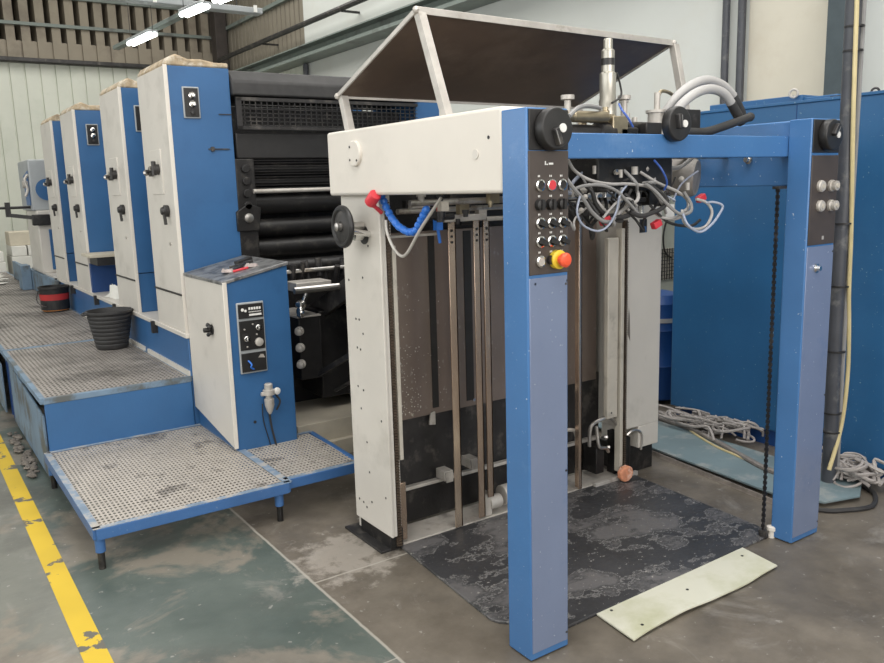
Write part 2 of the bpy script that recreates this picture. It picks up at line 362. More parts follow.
# ------------------------------------------------------------------ paint line
def yline():
    m = bpy.data.materials.new('chipped_yellow_paint'); m.use_nodes = True
    nt = m.node_tree; N = nt.nodes; L = nt.links; b = N['Principled BSDF']; b.inputs['Roughness'].default_value = .5
    geo = N.new('ShaderNodeNewGeometry')
    n = N.new('ShaderNodeTexNoise'); n.inputs['Scale'].default_value = 5.5; n.inputs['Detail'].default_value = 7; n.inputs['Roughness'].default_value = .6
    L.new(geo.outputs['Position'], n.inputs['Vector'])
    r = N.new('ShaderNodeValToRGB'); e = r.color_ramp.elements; e[0].position = .405; e[1].position = .415
    e[0].color = (.15, .14, .11, 1); e[1].color = (.76, .52, .025, 1); L.new(n.outputs['Fac'], r.inputs[0])
    n2 = N.new('ShaderNodeTexNoise'); n2.inputs['Scale'].default_value = 3; L.new(geo.outputs['Position'], n2.inputs['Vector'])
    x = N.new('ShaderNodeMix'); x.data_type = 'RGBA'; x.blend_type = 'MULTIPLY'; x.inputs[0].default_value = .35
    L.new(r.outputs[0], x.inputs[6]); L.new(n2.outputs['Fac'], x.inputs[7]); L.new(x.outputs[2], b.inputs['Base Color']); return m
single('floor_line', MB().box(-1.243, -1.158, -4, 9, .0002, .0014), yline(), 'chipped yellow line painted along the floor beside the platforms', 'floor marking')

# ------------------------------------------------------------------ platforms
def grating(x0, x1, y0, y1, z, pitch, w, th=.003, py=None, wy=None):
    mb = MB(); n = int((x1 - x0) / pitch); py = py or pitch; wy = wy or w
    for i in range(n + 1): x = x0 + (x1 - x0) * i / n; mb.box(x - w / 2, x + w / 2, y0, y1, z - th, z)
    k = int((y1 - y0) / py)
    for i in range(k + 1): y = y0 + (y1 - y0) * i / k; mb.box(x0, x1, y - wy / 2, y + wy / 2, z - th, z - .0003)
    return mb
ZP = .19
r = thing('low_platform', 'low blue-framed grating step platform with tubular legs beside the feeder', 'platform', (-.6, 2.3, 0))
XA, XB, XC, Y0, Y1, Y2 = -1.045, -.155, .30, 1.64, 2.93, 2.35
mb = MB()
for (a, b) in (((XA, Y0), (XB, Y0)), ((XA, Y0), (XA, Y1)), ((XA, Y1), (XB, Y1)), ((XB, Y0), (XB, Y1)), ((XB, 1.69), (XC - .03, 1.69)), ((XB, Y2), (XC, Y2)), ((XC - .03, 1.69), (XC, Y2))):
    mb.bar((*a, ZP - .022), (*b, ZP - .022), .026, .052)
obj('frame', mb, BLUE, r, .003)
mb = MB().box(XA - .012, XB + .012, Y0 - .012, Y0 + .02, ZP + .004, ZP + .006).box(XA - .012, XA + .02, Y0, Y1, ZP + .004, ZP + .006).box(XA, XB, Y1 - .02, Y1 + .01, ZP + .004, ZP + .006).box(XB - .02, XB + .02, Y0, Y1, ZP + .004, ZP + .006).box(XB, XC - .02, 1.68, 1.71, ZP + .004, ZP + .006).box(XB, XC, Y2 - .02, Y2 + .01, ZP + .004, ZP + .006)
obj('worn_rim', mb, mat('worn_blue_rim', (.20, .27, .36), .5, var=.2, scale=14, dirt=(.40, .38, .35), damt=.4, dscale=14), r)
obj('grating', grating(XA + .02, XB - .02, Y0 + .02, Y1 - .02, ZP, .0195, .0095, py=.034, wy=.016), GRAT, r)
obj('side_grating', grating(XB + .02, XC - .03, 1.71, Y2 - .02, ZP, .0195, .0095, py=.034, wy=.016), GRAT, r)
for (x, y) in ((-1.03, 1.66), (-.20, 1.66), (-1.03, 2.88), (-.20, 2.88), (.25, 2.30)):
    l = obj('leg', MB().cyl((x, y, .08), (x, y, ZP - .03), .022, n=16), BLUE, r)
    obj('foot', MB().cyl((x, y, 0), (x, y, .10), .0155, n=12), BLACKM, l)

def walkway(y0, y1, lab, x0, x1, z, side_x, ends):
    r = thing('walkway_platform', lab, 'platform', ((x0 + x1) / 2, y0, 0), 'upper walkway platforms')
    mb = MB()
    for (a, b) in (((x0, y0), (x1, y0)), ((x0, y0), (x0, y1)), ((x0, y1), (x1, y1)), ((x1, y0), (x1, y1))): mb.bar((*a, z - .016), (*b, z - .016), .03, .034)
    obj('rim', mb, BLUEG, r, .003)
    obj('grating', grating(x0 + .02, x1 - .02, y0 + .02, y1 - .02, z, .024 if y0 < 4 else .033, .012 if y0 < 4 else .018, py=.046 if y0 < 4 else .07, wy=.022 if y0 < 4 else .036), GRATU, r)
    obj('deck_plate', MB().box(x0 + .01, x1 - .01, y0 + .01, y1 - .01, z - .060, z - .053), GAPBLACK, r)
    if ends: obj('front_panel', MB().box(x0 + .005, x1, y0 - .012, y0, .12, z - .03).box(x0 + .005, x0 + .03, y0 - .012, y0 + .02, 0, .2), BLUEU, r, .003)
    obj('side_panel', MB().prism([(side_x, y0 + .05, 0.02), (side_x, y1 - .25, .02), (side_x, y1 - .25, z - .05), (side_x, y0 + .05, z - .11)], (.012, 0, 0)), BLUEG, r, .002)
    for x in (x0 + .03, x1 - .03):
        for y in (y0 + .04, y1 - .04): obj('leg', MB().box(x - .02, x + .02, y - .02, y + .02, 0, z - .03), BLUED, r)
    return r
walkway(2.95, 4.72, 'raised grating walkway section whose blue front faces the low platform', -1.03, -.205, .50, -1.035, True)
walkway(4.76, 12.1, 'raised grating walkway section running on past the black bucket', -1.03, -.205, .50, -1.06, False)
mb = MB(); random.seed(3)
for i in range(60):
    x, y = random.uniform(-1.12, -1.06), random.uniform(3.1, 4.2)
    mb.ball((x, y, .014), random.uniform(.010, .024), 8, (1, 1.2, .5))
o = single('debris', mb, mat('dark_debris', (.16, .14, .12), .9, var=.4, scale=20), 'dark crumbs of debris lying beside the walkway side panel', 'debris', at=(-1.12, 3.6, 0)); o['kind'] = 'stuff'

# ------------------------------------------------------------------ printing units on their plinth
r = thing('machine_plinth', 'long blue plinth with white ledge carrying the printing units', 'plinth', (.6, 3, 0))
obj('black_front_panel', MB().box(.19, 1.72, 2.935, 2.95, 0, .76), BLACKM, r)  # black panel added to cover the blue plinth front
obj('base', MB().box(-.20, 1.72, 2.95, 9.2, 0, .735), BLUEU, r, .006)
obj('ledge', MB().box(-.215, 1.74, 2.94, 9.2, .735, .765), CREAM, r, .004)
for y in (3.62, 4.75, 5.45, 6.5, 7.4): obj('bracket', MB().box(-.235, -.2, y, y + .04, .68, .76), BLACK, r)
for y0, y1 in ((2.96, 3.9), (4.0, 6.2)): obj('cover_strip', MB().box(-.214, -.2, y0, y1, .50, .53), CREAM, r)

def tower_knob(p, r, s=1.0):
    k = MB().lathe((-.20, p[0], p[1]), (-1, 0, 0), [(.024 * s, 0), (.036 * s, .008), (.036 * s, .030), (.026 * s, .034), (.022 * s, .048), (.018 * s, .05)], 16)
    return k
def make_unit():
    r = thing('printing_unit', '', 'printing press unit', (0, 2.96, .765), 'printing units in a row')
    Z = .765; H = 2.33; D = .60; W = .37; y0 = 2.96
    # side frame: cream operator side, blue front
    obj('side_cover', MB().box(-.205, -.190, y0 + .004, y0 + D, 1.0, H).box(-.205, -.19, y0 + .004, y0 + D, Z, .988), CREAM, r, .003, label='cream side cover')
    obj('cover_edge', MB().box(-.209, -.186, y0 - .004, y0 + .008, Z, H + .004), CREAMB, r, .002)
    fr = obj('front_cover', MB().box(-.190, W - .19, y0, y0 + D - .02, 1.05, H).box(-.19, W - .19, y0 + .01, y0 + D - .02, Z, 1.045), BLUEU, r, .004, label='blue front cover')
    obj('hinge_line', MB().box(.02, .15, y0 - .006, y0, 1.855, 1.862).box(.10, .178, y0 - .006, y0, 2.06, 2.065).box(.035, .055, y0 - .012, y0, 1.845, 1.872), DARK, fr)
    obj('top_insulation', MB().prism([(-.20, y0, H), (W - .19, y0, H), (W - .19, y0, H + .032), (.10, y0, H + .030), (.02, y0, H + .045), (-.06, y0, H + .042), (-.13, y0, H + .068), (-.18, y0, H + .045), (-.20, y0, H + .015)], (0, D, 0)), TAN, r, .01, label='crumbling tan insulation on top')
    p = obj('switch_panel', MB().box(-.112, -.012, y0 - .010, y0, 2.035, 2.215), GREYB, r, .012)
    obj('panel_face', MB().box(-.104, -.02, y0 - .014, y0 - .008, 2.043, 2.207), BLACK, p, .004)
    for z in (2.165, 2.115): obj('switch', MB().lathe((-.058, y0 - .012, z), (0, -1, 0), [(.020, 0), (.02, .008), (.012, .010), (.010, .03)], 14), CHROME, p)
    obj('switch', MB().lathe((-.058, y0 - .012, 2.068), (0, -1, 0), [(.016, 0), (.015, .012), (.004, .014)], 14), BLACK, p)
    q = obj('lever_plate', MB().box(-.211, -.203, y0 + .20, y0 + .44, 1.60, 1.87), CREAM, r, .003)
    obj('lever', MB().lathe((-.21, y0 + .37, 1.74), (-1, 0, 0), [(.022, 0), (.030, .01), (.030, .03), (.012, .035), (.012, .05)], 14).bar((-.235, y0 + .25, 1.77), (-.235, y0 + .37, 1.745), .020).cyl((-.24, y0 + .26, 1.715), (-.24, y0 + .26, 1.80), .014, n=10).cyl((-.205, y0 + .26, 1.75), (-.245, y0 + .26, 1.75), .032, n=14), DARK, q)
    obj('lever_tip', MB().ball((-.25, y0 + .40, 1.735), .020, 10), STEEL, q); obj('lever_pin', MB().cyl((-.21, y0 + .30, 1.76), (-.255, y0 + .30, 1.76), .014, n=12), STEEL, q)
    obj('knob', tower_knob((y0 + .15, 1.50), r, 1.0).bar((-.235, y0 + .145, 1.50), (-.235, y0 + .12, 1.42), .016), BLACK, r)
    obj('lock', MB().cyl((-.2, y0 + .16, 1.30), (-.212, y0 + .16, 1.30), .010, n=10), STEEL, r)
    obj('slot', MB().box(-.212, -.203, y0 + .02, y0 + D, .993, 1.003), BLACK, r)
    # the inside of the unit between the two frames
    obj('far_side_frame', MB().box(1.50, 1.70, y0, y0 + D, Z, H), BLUEU, r, .004)
    obj('inner_body', MB().box(.185, 1.5, y0 + .22, y0 + D, Z, H - .2), BLACKM, r)
    obj('hood', MB().prism([(.185, y0 - .03, 2.175), (.185, y0 - .02, 2.26), (.185, y0 + .06, 2.33), (.185, y0 + .5, 2.335), (.185, y0 + .56, 2.17)], (1.33, 0, 0)), RUB, r, .012, label='dull black moulded hood')
    g = MB(); zt, zb = 2.165, 1.975
    g.box(.20, 1.50, y0 - .03, y0 - .01, zt - .02, zt).box(.20, 1.50, y0 - .03, y0 - .01, zb, zb + .02).box(.20, .235, y0 - .03, y0 - .01, zb, zt)
    for k in range(34): x = .25 + k * .037; g.box(x, x + .006, y0 - .024, y0 - .018, zb, zt)
    for k in range(1, 8): z = zb + k * .024; g.box(.2, 1.5, y0 - .024, y0 - .018, z, z + .005)
    obj('mesh_guard', g, DARK, r)
    obj('guard_plate', MB().box(.20, 1.5, y0 + .02, y0 + .05, 1.80, 1.96), BLACK, r, .01)
    for (z, yy, rr) in ((1.74, .10, .042), (1.66, .07, .030), (1.52, .12, .070), (1.37, .10, .055), (1.24, .11, .060)):
        obj('roller', MB().cyl((.30, y0 + yy, z), (1.5, y0 + yy, z), rr, n=22), BLACKM, r)
    mb = MB()
    for k in range(11): mb.box(.30, 1.5, y0 + .02, y0 + .03, 1.79 - k * .017, 1.793 - k * .017)
    obj('wash_blade', mb, DARK, r)
    obj('grip_bar', MB().cyl((.28, y0 - .01, 1.602), (1.5, y0 - .01, 1.602), .014, n=12), STEELP, r, label='bright scuffed bar')
    mb = MB().box(.18, .30, y0 + .0, y0 + .2, 1.10, 1.80)
    for k in range(4): mb.cyl((.24, y0 + .01, 1.74 - k * .075), (.24, y0 - .02, 1.74 - k * .075), .026, n=14)
    mb.prism([(.16, y0 - .02, 1.36), (.30, y0 - .02, 1.36), (.32, y0 - .02, 1.50), (.24, y0 - .02, 1.53), (.16, y0 - .02, 1.48)], (0, .03, 0))
    obj('bearing_bracket', mb, BLACKM, r, .004)
    obj('bolt_cap', MB().lathe((.235, y0 - .02, 1.44), (0, -1, 0), [(.03, 0), (.028, .012), (.01, .016)], 16), STEEL, r)
    return r
unit = make_unit()
labs = ['nearest printing unit, whose blue front rises behind the control desk',
        'second printing unit back, standing behind the black bucket with a mostly hidden blue front',
        'third printing unit back, with a wooden tray on its ledge side',
        'farthest and smallest printing unit, right beside the grey delivery box']
for i, y in enumerate((2.96, 4.07, 5.72, 6.86)):
    u = unit if i == 0 else copy_tree(unit)
    u.location = (0, y, .765); u['label'] = labs[i]
# small items lying on the ledge between the units
r = thing('ledge_tray', 'small tan and black tray jutting out beside the third printing unit', 'tray', (-.1, 5.45, 1.05))
obj('board', MB().box(-.26, .08, 5.35, 5.70, 1.09, 1.115), CARD, r, .003); obj('box', MB().box(-.20, .08, 5.36, 5.66, 1.02, 1.09), BLACK, r, .003)
obj('bracket', MB().box(-.2, .06, 5.66, 5.72, .765, 1.02), BLUED, r)
def rag(name, c, s, m, lab, seed, cat='rag', group=None):
    random.seed(seed); mb = MB(); n = 9; vs = []; fs = []
    for i in range(n):
        for j in range(n):
            u, v = i / (n - 1) - .5, j / (n - 1) - .5; k = 1 - .35 * random.random() * (abs(u) + abs(v))
            edge = max(abs(u), abs(v)) > .45
            vs.append((c[0] + u * s[0] * k, c[1] + v * s[1] * k, c[2] + (0.001 if edge else s[2] * random.uniform(.2, 1))))
    for i in range(n - 1):
        for j in range(n - 1): fs.append((i * n + j, (i + 1) * n + j, (i + 1) * n + j + 1, i * n + j + 1))
    fs.append(tuple([i * n for i in range(n)] + [(n - 1) * n + j for j in range(1, n)] + [i * n + n - 1 for i in range(n - 2, -1, -1)] + [j for j in range(n - 2, 0, -1)]))
    mb.add(vs, fs); return single(name, mb, m, lab, cat, group=group, sharp=60)
rag('rag', (-.06, 5.15, .766), (.26, .42, .11), PAPER, 'crumpled white rag on the ledge below the tan tray', 5)

# ------------------------------------------------------------------ control desk
r = thing('control_desk', 'blue-fronted control desk with cream side and black gauge panel', 'control desk', (.05, 2.8, .15))
YD = 2.40
def topz(x, y): return 1.118 + (x + .145) * .21
body = MB().prism([(-.130, YD, .03), (.235, YD, .03), (.235, YD, topz(.235, 0) - .01), (-.130, YD, topz(-.13, 0) - .01)], (0, .69, 0))
obj('front_panel', body, BLUEU, r, .006, label='blue front panel')
obj('side_panel', MB().prism([(-.150, YD - .004, .165), (-.150, 3.09, .27), (-.15, 3.09, 1.105), (-.150, YD - .004, 1.115)], (.018, 0, 0)), CREAM, r, .004, label='cream side panel')
obj('top', MB().add([(x, y, topz(x, y) + dz) for x in (-.155, .24) for y in (YD - .008, 3.09) for dz in (-.015, .004)],
    [(0, 1, 3, 2), (4, 6, 7, 5), (0, 4, 5, 1), (2, 3, 7, 6), (0, 2, 6, 4), (1, 5, 7, 3)]), mat('scuffed_desk_top', (.26, .26, .26), .4, metal=.4, var=.2, scale=12, dirt=(.10, .10, .10), damt=.4, dscale=14), r, .003, label='scuffed grey metal top')
obj('trim_strip', MB().box(-.153, -.128, YD - .010, YD - .002, .165, 1.115), CREAMB, r, .003)
g = obj('gauge_panel', MB().box(-.085, .075, YD - .012, YD, .59, .995), GREYB, r, .006)
for (z0, z1) in ((.905, .985), (.725, .892), (.60, .708)): obj('panel_face', MB().box(-.077, .067, YD - .018, YD - .010, z0, z1), BLACK, g, .002)
# the plate's worn maker's mark: a crest and two rows of faint lettering
mk = MB().lathe((-.053, YD - .0185, .955), (0, -1, 0), [(.010, 0), (.009, .002)], 6).lathe((-.036, YD - .0185, .948), (0, -1, 0), [(.008, 0), (.007, .002)], 6)
for k in range(5): mk.box(-.018 + k * .015, -.007 + k * .015, YD - .0195, YD - .018, .952, .966)
for k in range(8): mk.box(-.018 + k * .0093, -.011 + k * .0093, YD - .0195, YD - .018, .938, .942)
mk.box(-.016, .056, YD - .0195, YD - .018, .918, .929)
obj('maker_mark', mk, WHITE, g)
for (x, z, rr) in ((-.040, .790, .013), (.032, .848, .013)):
    obj('knob', MB().lathe((x, YD - .018, z), (0, -1, 0), [(rr * 1.2, 0), (rr * 1.2, .006), (rr, .008), (rr * .9, .03), (rr * .3, .032)], 16), CHROME, g)
    obj('knob_collar', MB().lathe((x - .008, YD - .018, z + .012), (0, -1, 0), [(rr * 1.5, 0), (rr * 1.4, .004)], 16), DARK, g)
dd = obj('dial', MB().lathe((.030, YD - .018, .765), (0, -1, 0), [(.024, 0), (.024, .010), (.020, .012)], 22), STEELP, g)
for (x, z) in ((-.05, .845), (.02, .81), (-.04, .745), (.0, .87)): obj('pilot_light', MB().cyl((x, YD - .018, z), (x, YD - .023, z), .005, n=8), STEELP, g)
obj('sticker', MB().prism([(.02, YD - .019, .676), (.06, YD - .019, .672), (.05, YD - .019, .692), (.035, YD - .019, .695)], (0, -.001, 0)), STEELP, g)
obj('cable_stub', MB().tube([(-.04, YD - .02, .665), (-.03, YD - .04, .645), (-.035, YD - .04, .63), (-.015, YD - .03, .615)], .005, 6), LBLUE, g)
k = obj('side_knob', MB().lathe((-.15, 2.63, .825), (-1, 0, 0), [(.030, 0), (.030, .008), (.014, .012), (.014, .05), (.004, .052)], 16), BLACK, r)
mb = MB()
for a in range(5): t = a * 2 * PI / 5; mb.ball((-.172, 2.63 + .022 * math.cos(t), .825 + .03 * math.sin(t)), .013, 8)
obj('grip_lobe', mb, BLACK, k)
rg = obj('air_regulator', MB().lathe((.055, 2.35, .47), (0, 0, -1), [(.018, -.055), (.024, -.05), (.024, -.02), (.034, -.018), (.034, .01), (.02, .014), (.02, .03), (.028, .035), (.028, .07), (.018, .105), (.006, .125)], 18).cyl((.055, YD, .46), (.055, 2.34, .46), .014, n=10).cyl((.01, 2.35, .468), (.11, 2.35, .468), .012, n=10), STEELP, r, label='dull chrome air regulator')
obj('gauge', MB().lathe((.100, 2.345, .475), (.3, -1, 0), [(.02, 0), (.02, .012), (.016, .014)], 16), WHITE, rg)
obj('regulator_pipe', MB().tube([(.055, 2.36, .35), (.07, 2.375, .25), (.10, 2.385, .12), (.14, 2.39, .06)], .006, 6).tube([(.10, 2.36, .45), (.12, 2.35, .41), (.10, 2.36, .36)], .006, 6), RUB, r)
obj('keyhole', MB().cyl((-.02, YD - .002, .30), (-.02, YD + .01, .30), .009, n=10), BLACK, r)
obj('trailing_cable', MB().tube([(.03, 2.395, .40), (.028, 2.39, .3), (.06, 2.39, .15), (.07, 2.39, .05)], .003, 6), BLACK, r)

def desk_item(name, x, y, mb, m, lab, cat, **k): return single(name, mb, m, lab, cat, **k)
zt = lambda x: topz(x, 0) + .004
slope = Vector((1, 0, .21)).normalized(); nrm = Vector((-.21, 0, 1)).normalized()
def on_desk(x, y, hx, hy, hz, rot=0):
    a = slope * math.cos(rot) + Vector((0, 1, 0)) * math.sin(rot); b = nrm.cross(a)
    return Vector((x, y, zt(x))) + nrm * (hz + .001), a * hx, b * hy, nrm * hz
single('pendant_switch', MB().obox(*on_desk(.13, 2.80, .055, .022, .012, .3)), BLACK, 'flat black box lying at the far end of the desk top', 'switch box', .005)
single('pliers', MB().obox(*on_desk(.04, 2.66, .07, .008, .006, .5)).obox(*on_desk(.035, 2.63, .07, .007, .006, .15)).obox(*on_desk(.10, 2.68, .02, .012, .007, .3)), BLACKM, 'dark pliers lying open across the middle of the desk top', 'pliers', .002)
single('marker_pen', MB().obox(*on_desk(.02, 2.56, .045, .008, .006, -.2)), RED, 'short red marker lying on the desk top', 'pen', .003)
for (x, y, a, lab) in ((-.03, 2.62, .8, 'crumpled grey rag lying furthest left on the desk top'), (.09, 2.58, .2, 'small pale rag by the near edge of the desk top')):
    c = Vector((x, y, zt(x) + .001)); rag('rag', c, (.08, .07, .022), RAGM, lab, int(a * 10), group='rags on the desk')
single('screwdriver', MB().obox(*on_desk(.07, 2.74, .05, .006, .005, -.3)).obox(*on_desk(.13, 2.72, .028, .01, .008, -.3)), DARK, 'dark handled screwdriver lying beside the flat black box', 'screwdriver', .002)

def settle(o, k=.97):
    o.scale = (k, k, k); o.location = Vector(o.location) * k + Vector((-.0486, -.0577, .048))
for o in [q for q in C.objects if not q.parent and q.name.split('.')[0] in ('control_desk', 'pendant_switch', 'pliers', 'marker_pen', 'screwdriver')] + [q for q in C.objects if q.get('group') == 'rags on the desk']: settle(o)

# ------------------------------------------------------------------ feed table between desk and feeder
r = thing('feed_table', 'dark sloping feed table between the feeder and the nearest printing unit', 'feed table', (.9, 2.2, 0))
obj('board', MB().prism([(.60, 2.93, .86), (.60, 1.45, 1.45), (.60, 1.45, 1.40), (.60, 2.93, .80)], (.9, 0, 0)), BLACKM, r, .005)
obj('side_rail', MB().prism([(.56, 2.90, .84), (.56, 1.42, 1.47), (.56, 1.42, 1.36), (.56, 2.90, .70)], (.035, 0, 0)), DARK, r, .004)
obj('front_lay', MB().box(.33, .56, 2.50, 2.66, 1.005, 1.06), STEELP, r, .004)
obj('lay_drum', MB().cyl((.30, 2.9, 1.12), (1.5, 2.9, 1.12), .05, n=20), BLACKM, r)
mb = MB()
random.seed(11)
for i in range(16):
    x = .34 + .06 * i + random.uniform(-.01, .01); z = 1.08 + random.uniform(-.02, .05)
    mb.cyl((x, 2.72, z - .06), (x, 2.72 + random.uniform(-.05, .05), z + .05), random.uniform(.010, .028), n=10)
obj('lay_clamp', mb, DARK, r)
obj('cross_shaft', MB().cyl((.27, 2.70, 1.11), (1.5, 2.7, 1.11), .013, n=10).cyl((.27, 2.4, 1.03), (1.5, 2.4, 1.03), .02, n=10), STEEL, r)
mb = MB().ball((.36, 2.52, .93), .035, 12, (1, 1, .8)).ball((.345, 2.50, .885), .03, 12, (.8, 1, 1.2)).cyl((.335, 2.5, .86), (.40, 2.52, .99), .016, n=10)
obj('shaft_coupling', mb, CHROME, r, label='bright rounded metal coupling')
b = obj('switch_box', MB().box(.355, .50, 2.56, 2.95, .455, .84), BLACK, r, .006)
obj('box_cap', MB().box(.345, .505, 2.555, 2.95, .84, .850), STEELP, b, .002)
for z in (.762, .660, .558): obj('knob', MB().lathe((.362, 2.565, z), (-.75, -1, 0), [(.028, 0), (.028, .012), (.021, .014), (.021, .045), (.006, .05)], 16), STEELP, b)
obj('side_column', MB().box(.52, 1.45, 2.62, 2.94, .30, .86), BLACKM, r, .01)
obj('linkage', MB().bar((.40, 2.4, .52), (.62, 1.6, .95), .03).bar((.55, 2.3, .40), (.9, 1.7, .62), .035).tube([(.5, 2.4, .40), (.56, 2.2, .5), (.6, 2.0, .52), (.66, 1.9, .6)], .012, 6).cyl((.5, 2.2, .66), (1.3, 2.2, .66), .03, n=12), BLACKM, r)
single('base_casting', MB().box(.30, 1.45, 2.97, 3.02, .0, .20).box(.24, 1.45, 2.40, 2.93, 0, .22).box(.238, .243, 2.45, 2.92, .02, .09).box(.26, 1.45, 2.36, 2.40, .0, .10).box(.45, .46, 2.355, 2.36, 0, .10), BEIGEB, 'soiled beige base casting low behind the small side grating', 'machine base', .006)

# ------------------------------------------------------------------ feeder
r = FE = thing('paper_feeder', 'tall blue and cream paper feeder frame standing over the pile board', 'paper feeder', (.8, .6, 0))
HP = 1.827; W = .175; D = .12; S = 1.52
def post(x0, w=.170, d=D): return MB().box(x0, x0 + w, 0, d, .004, HP)
p1 = obj('post', post(0), BLUEP, r, .005, seg=3); p2 = obj('post', post(S - .024, .203, .102), BLUEP, r, .005, seg=3)
COVER = mat('glossy_pale_blue_cover', (0.215, 0.265, 0.395), .20, metal=.25, var=.06, scale=3, dirt=(.12, .19, .36), damt=.15, dscale=4, dsharp=.3, scratch=(.45, .50, .58), samt=.02, bump=.06, bscale=30)
for p, x0, x1 in ((p1, .006, .164), (p2, S - .018, S + .174)):
    c_ = obj('cover_plate', MB().box(x0, x1, -.003, .001, .03, 1.308), COVER, p, .001, label='glossier pale blue front cover plate')
    for z in (.06, .65, 1.28): obj('cover_screw', MB().cyl((x1 - .006, -.003, z), (x1 - .006, -.005, z), .004, n=8), DARK, p)
for p, x0 in ((p1, 0), (p2, S)): obj('base_skirt', MB().box(x0 + .006, x0 + W - .012, .006, .094, 0, .01), GAPBLACK, p)
obj('cross_beam', MB().box(W - .008, S, .104, .148, 1.678, 1.762), BLUEP, r, .004)
obj('drive_side_beam', MB().box(S, S + .17, .104, 1.32, 1.56, 1.825), BLUEP, r, .006, label='blue far-side beam')
obj('beam_eyelet', MB().lathe((1.52, .30, 1.675), (-1, 0, 0), [(.018, 0), (.018, .01), (.011, .012), (.011, .03)], 14), CHROME, r)
cb = obj('operator_side_beam', MB().box(0.004, .13, D, 1.345, 1.572, 1.842), CREAMB, r, .012, label='smooth cream near-side beam', seg=3)
obj('cover_disc', MB().lathe((.004, 1.085, 1.742), (-1, 0, 0), [(.052, 0), (.052, .010), (.049, .013)], 28), CREAMB, cb)
for (dy, dz) in ((.028, .028), (-.028, -.028), (.03, -.025)): obj('disc_screw', MB().cyl((-.008, 1.085 + dy, 1.742 + dz), (-.011, 1.085 + dy, 1.742 + dz), .005, n=8), DARK, cb)
obj('plug', MB().cyl((.004, .26, 1.70), (.001, .26, 1.70), .016, n=14), CREAM, cb)
obj('plug_hole', MB().cyl((.004, .19, 1.75), (.0025, .19, 1.75), .006, n=8), BLACK, cb)
# near column
nc = obj('near_column', MB().box(.050, .061, .996, 1.33, .075, 1.572).box(.0625, .130, 1.041, 1.33, .02, 1.571).box(.0618, .080, 1.0, 1.039, .076, 1.570), CREAM, r, .003, label='cream near column')
mb = MB()
random.seed(5)
for (y, z) in [(1.24, 1.03), (1.21, 1.03), (1.18, .97), (1.24, .90), (1.21, .895), (1.25, .72), (1.20, .71), (1.19, .47), (1.18, .33), (1.29, .17), (1.25, .165), (1.22, .15), (1.17, .19), (1.29, 1.2), (1.16, 1.22), (1.05, .60), (1.04, .25), (1.23, .62), (1.1, 1.36)]:
    mb.cyl((.0505, y, z), (.049, y, z), .0055, n=8)
obj('screw_hole', mb, BLACK, nc)
obj('shaft_hole', MB().cyl((.050, 1.13, 1.405), (.0475, 1.13, 1.405), .040, n=20), BLACK, nc)
obj('foot_block', MB().box(.056, .12, 1.02, 1.30, .010, .10), BLACKM, nc, .003); obj('foot_plate', MB().box(.01, .125, 1.03, 1.38, 0, .012), DARK, nc, .002)
def rack(x0, x1, y, z0, z1, m=None):
    mb = MB().box(x0, x1, y, y + .02, z0, z1); n = int((z1 - z0) / .0125)
    for i in range(n): z = z0 + (i + .3) * .0125; mb.box(x0 + .002, x1 - .002, y - .010, y, z, z + .006)
    return mb
obj('near_rack', rack(.084, .108, 1.015, .02, 1.55), mat('dark_toothed_rack', (.115, .085, .062), .5, metal=.5, var=.3, scale=20), r, label='dark toothed lifting rack')
obj('near_guide', MB().box(.112, .130, 1.005, 1.04, .42, 1.36), CREAMD, r, .002)
obj('near_guide_foot', MB().box(.125, .155, 1.04, 1.06, .03, .30), BRONZE, r, .002)
hw = obj('handwheel', MB().torus((-.05, 1.13, 1.445), (1, 0, 0), .077, .013, 36, 10), BLACK, r, label='black-rimmed handwheel with steel web')
obj('web', MB().lathe((-.050, 1.13, 1.445), (1, 0, 0), [(.076, -.004), (.022, -.010), (.022, .012), (.076, .004)], 30), DARK, hw)
obj('hub', MB().lathe((-.085, 1.13, 1.445), (1, 0, 0), [(.008, 0), (.018, .004), (.018, .13)], 18), STEEL, hw)
obj('guide_shaft', MB().cyl((-.03, 1.08, 1.425), (.05, 1.08, 1.41), .013, n=14).cyl((.0, 1.13, 1.405), (.05, 1.13, 1.405), .022, n=16), CHROME, r)
# far column
fc = obj('far_column', MB().box(1.540, 1.800, 1.02, 1.30, .275, 1.56).box(1.64, 1.80, 1.02, 1.30, .150, .275), CREAM, r, .004, label='cream far column')
obj('column_window', MB().box(1.625, 1.68, 1.018, 1.025, 1.33, 1.40), BLACK, fc); obj('window_label', MB().box(1.648, 1.674, 1.0165, 1.019, 1.332, 1.362), BLUE, fc)
obj('oil_stain', MB().prism([(1.545, 1.0195, .80), (1.565, 1.0195, .76), (1.56, 1.0195, .90), (1.552, 1.0195, .94)], (0, -.0005, 0)), mat('grease', (.16, .14, .12), .5), fc)
obj('foot_block', MB().box(1.60, 1.80, 1.06, 1.30, 0, .15), BLACKM, fc, .003)
obj('far_guide', MB().box(1.40, 1.475, 1.02, 1.05, .36, 1.315), CREAMD, r, .004); obj('guide_screw', MB().cyl((1.43, 1.02, .39), (1.43, 1.018, .39), .005, n=8), DARK, r)
obj('far_strip', MB().box(1.485, 1.508, 1.01, 1.05, .05, 1.36), CREAMD, r, .002)
obj('far_rack', rack(1.512, 1.532, 1.015, .02, 1.40), bpy.data.materials['dark_toothed_rack'], r)
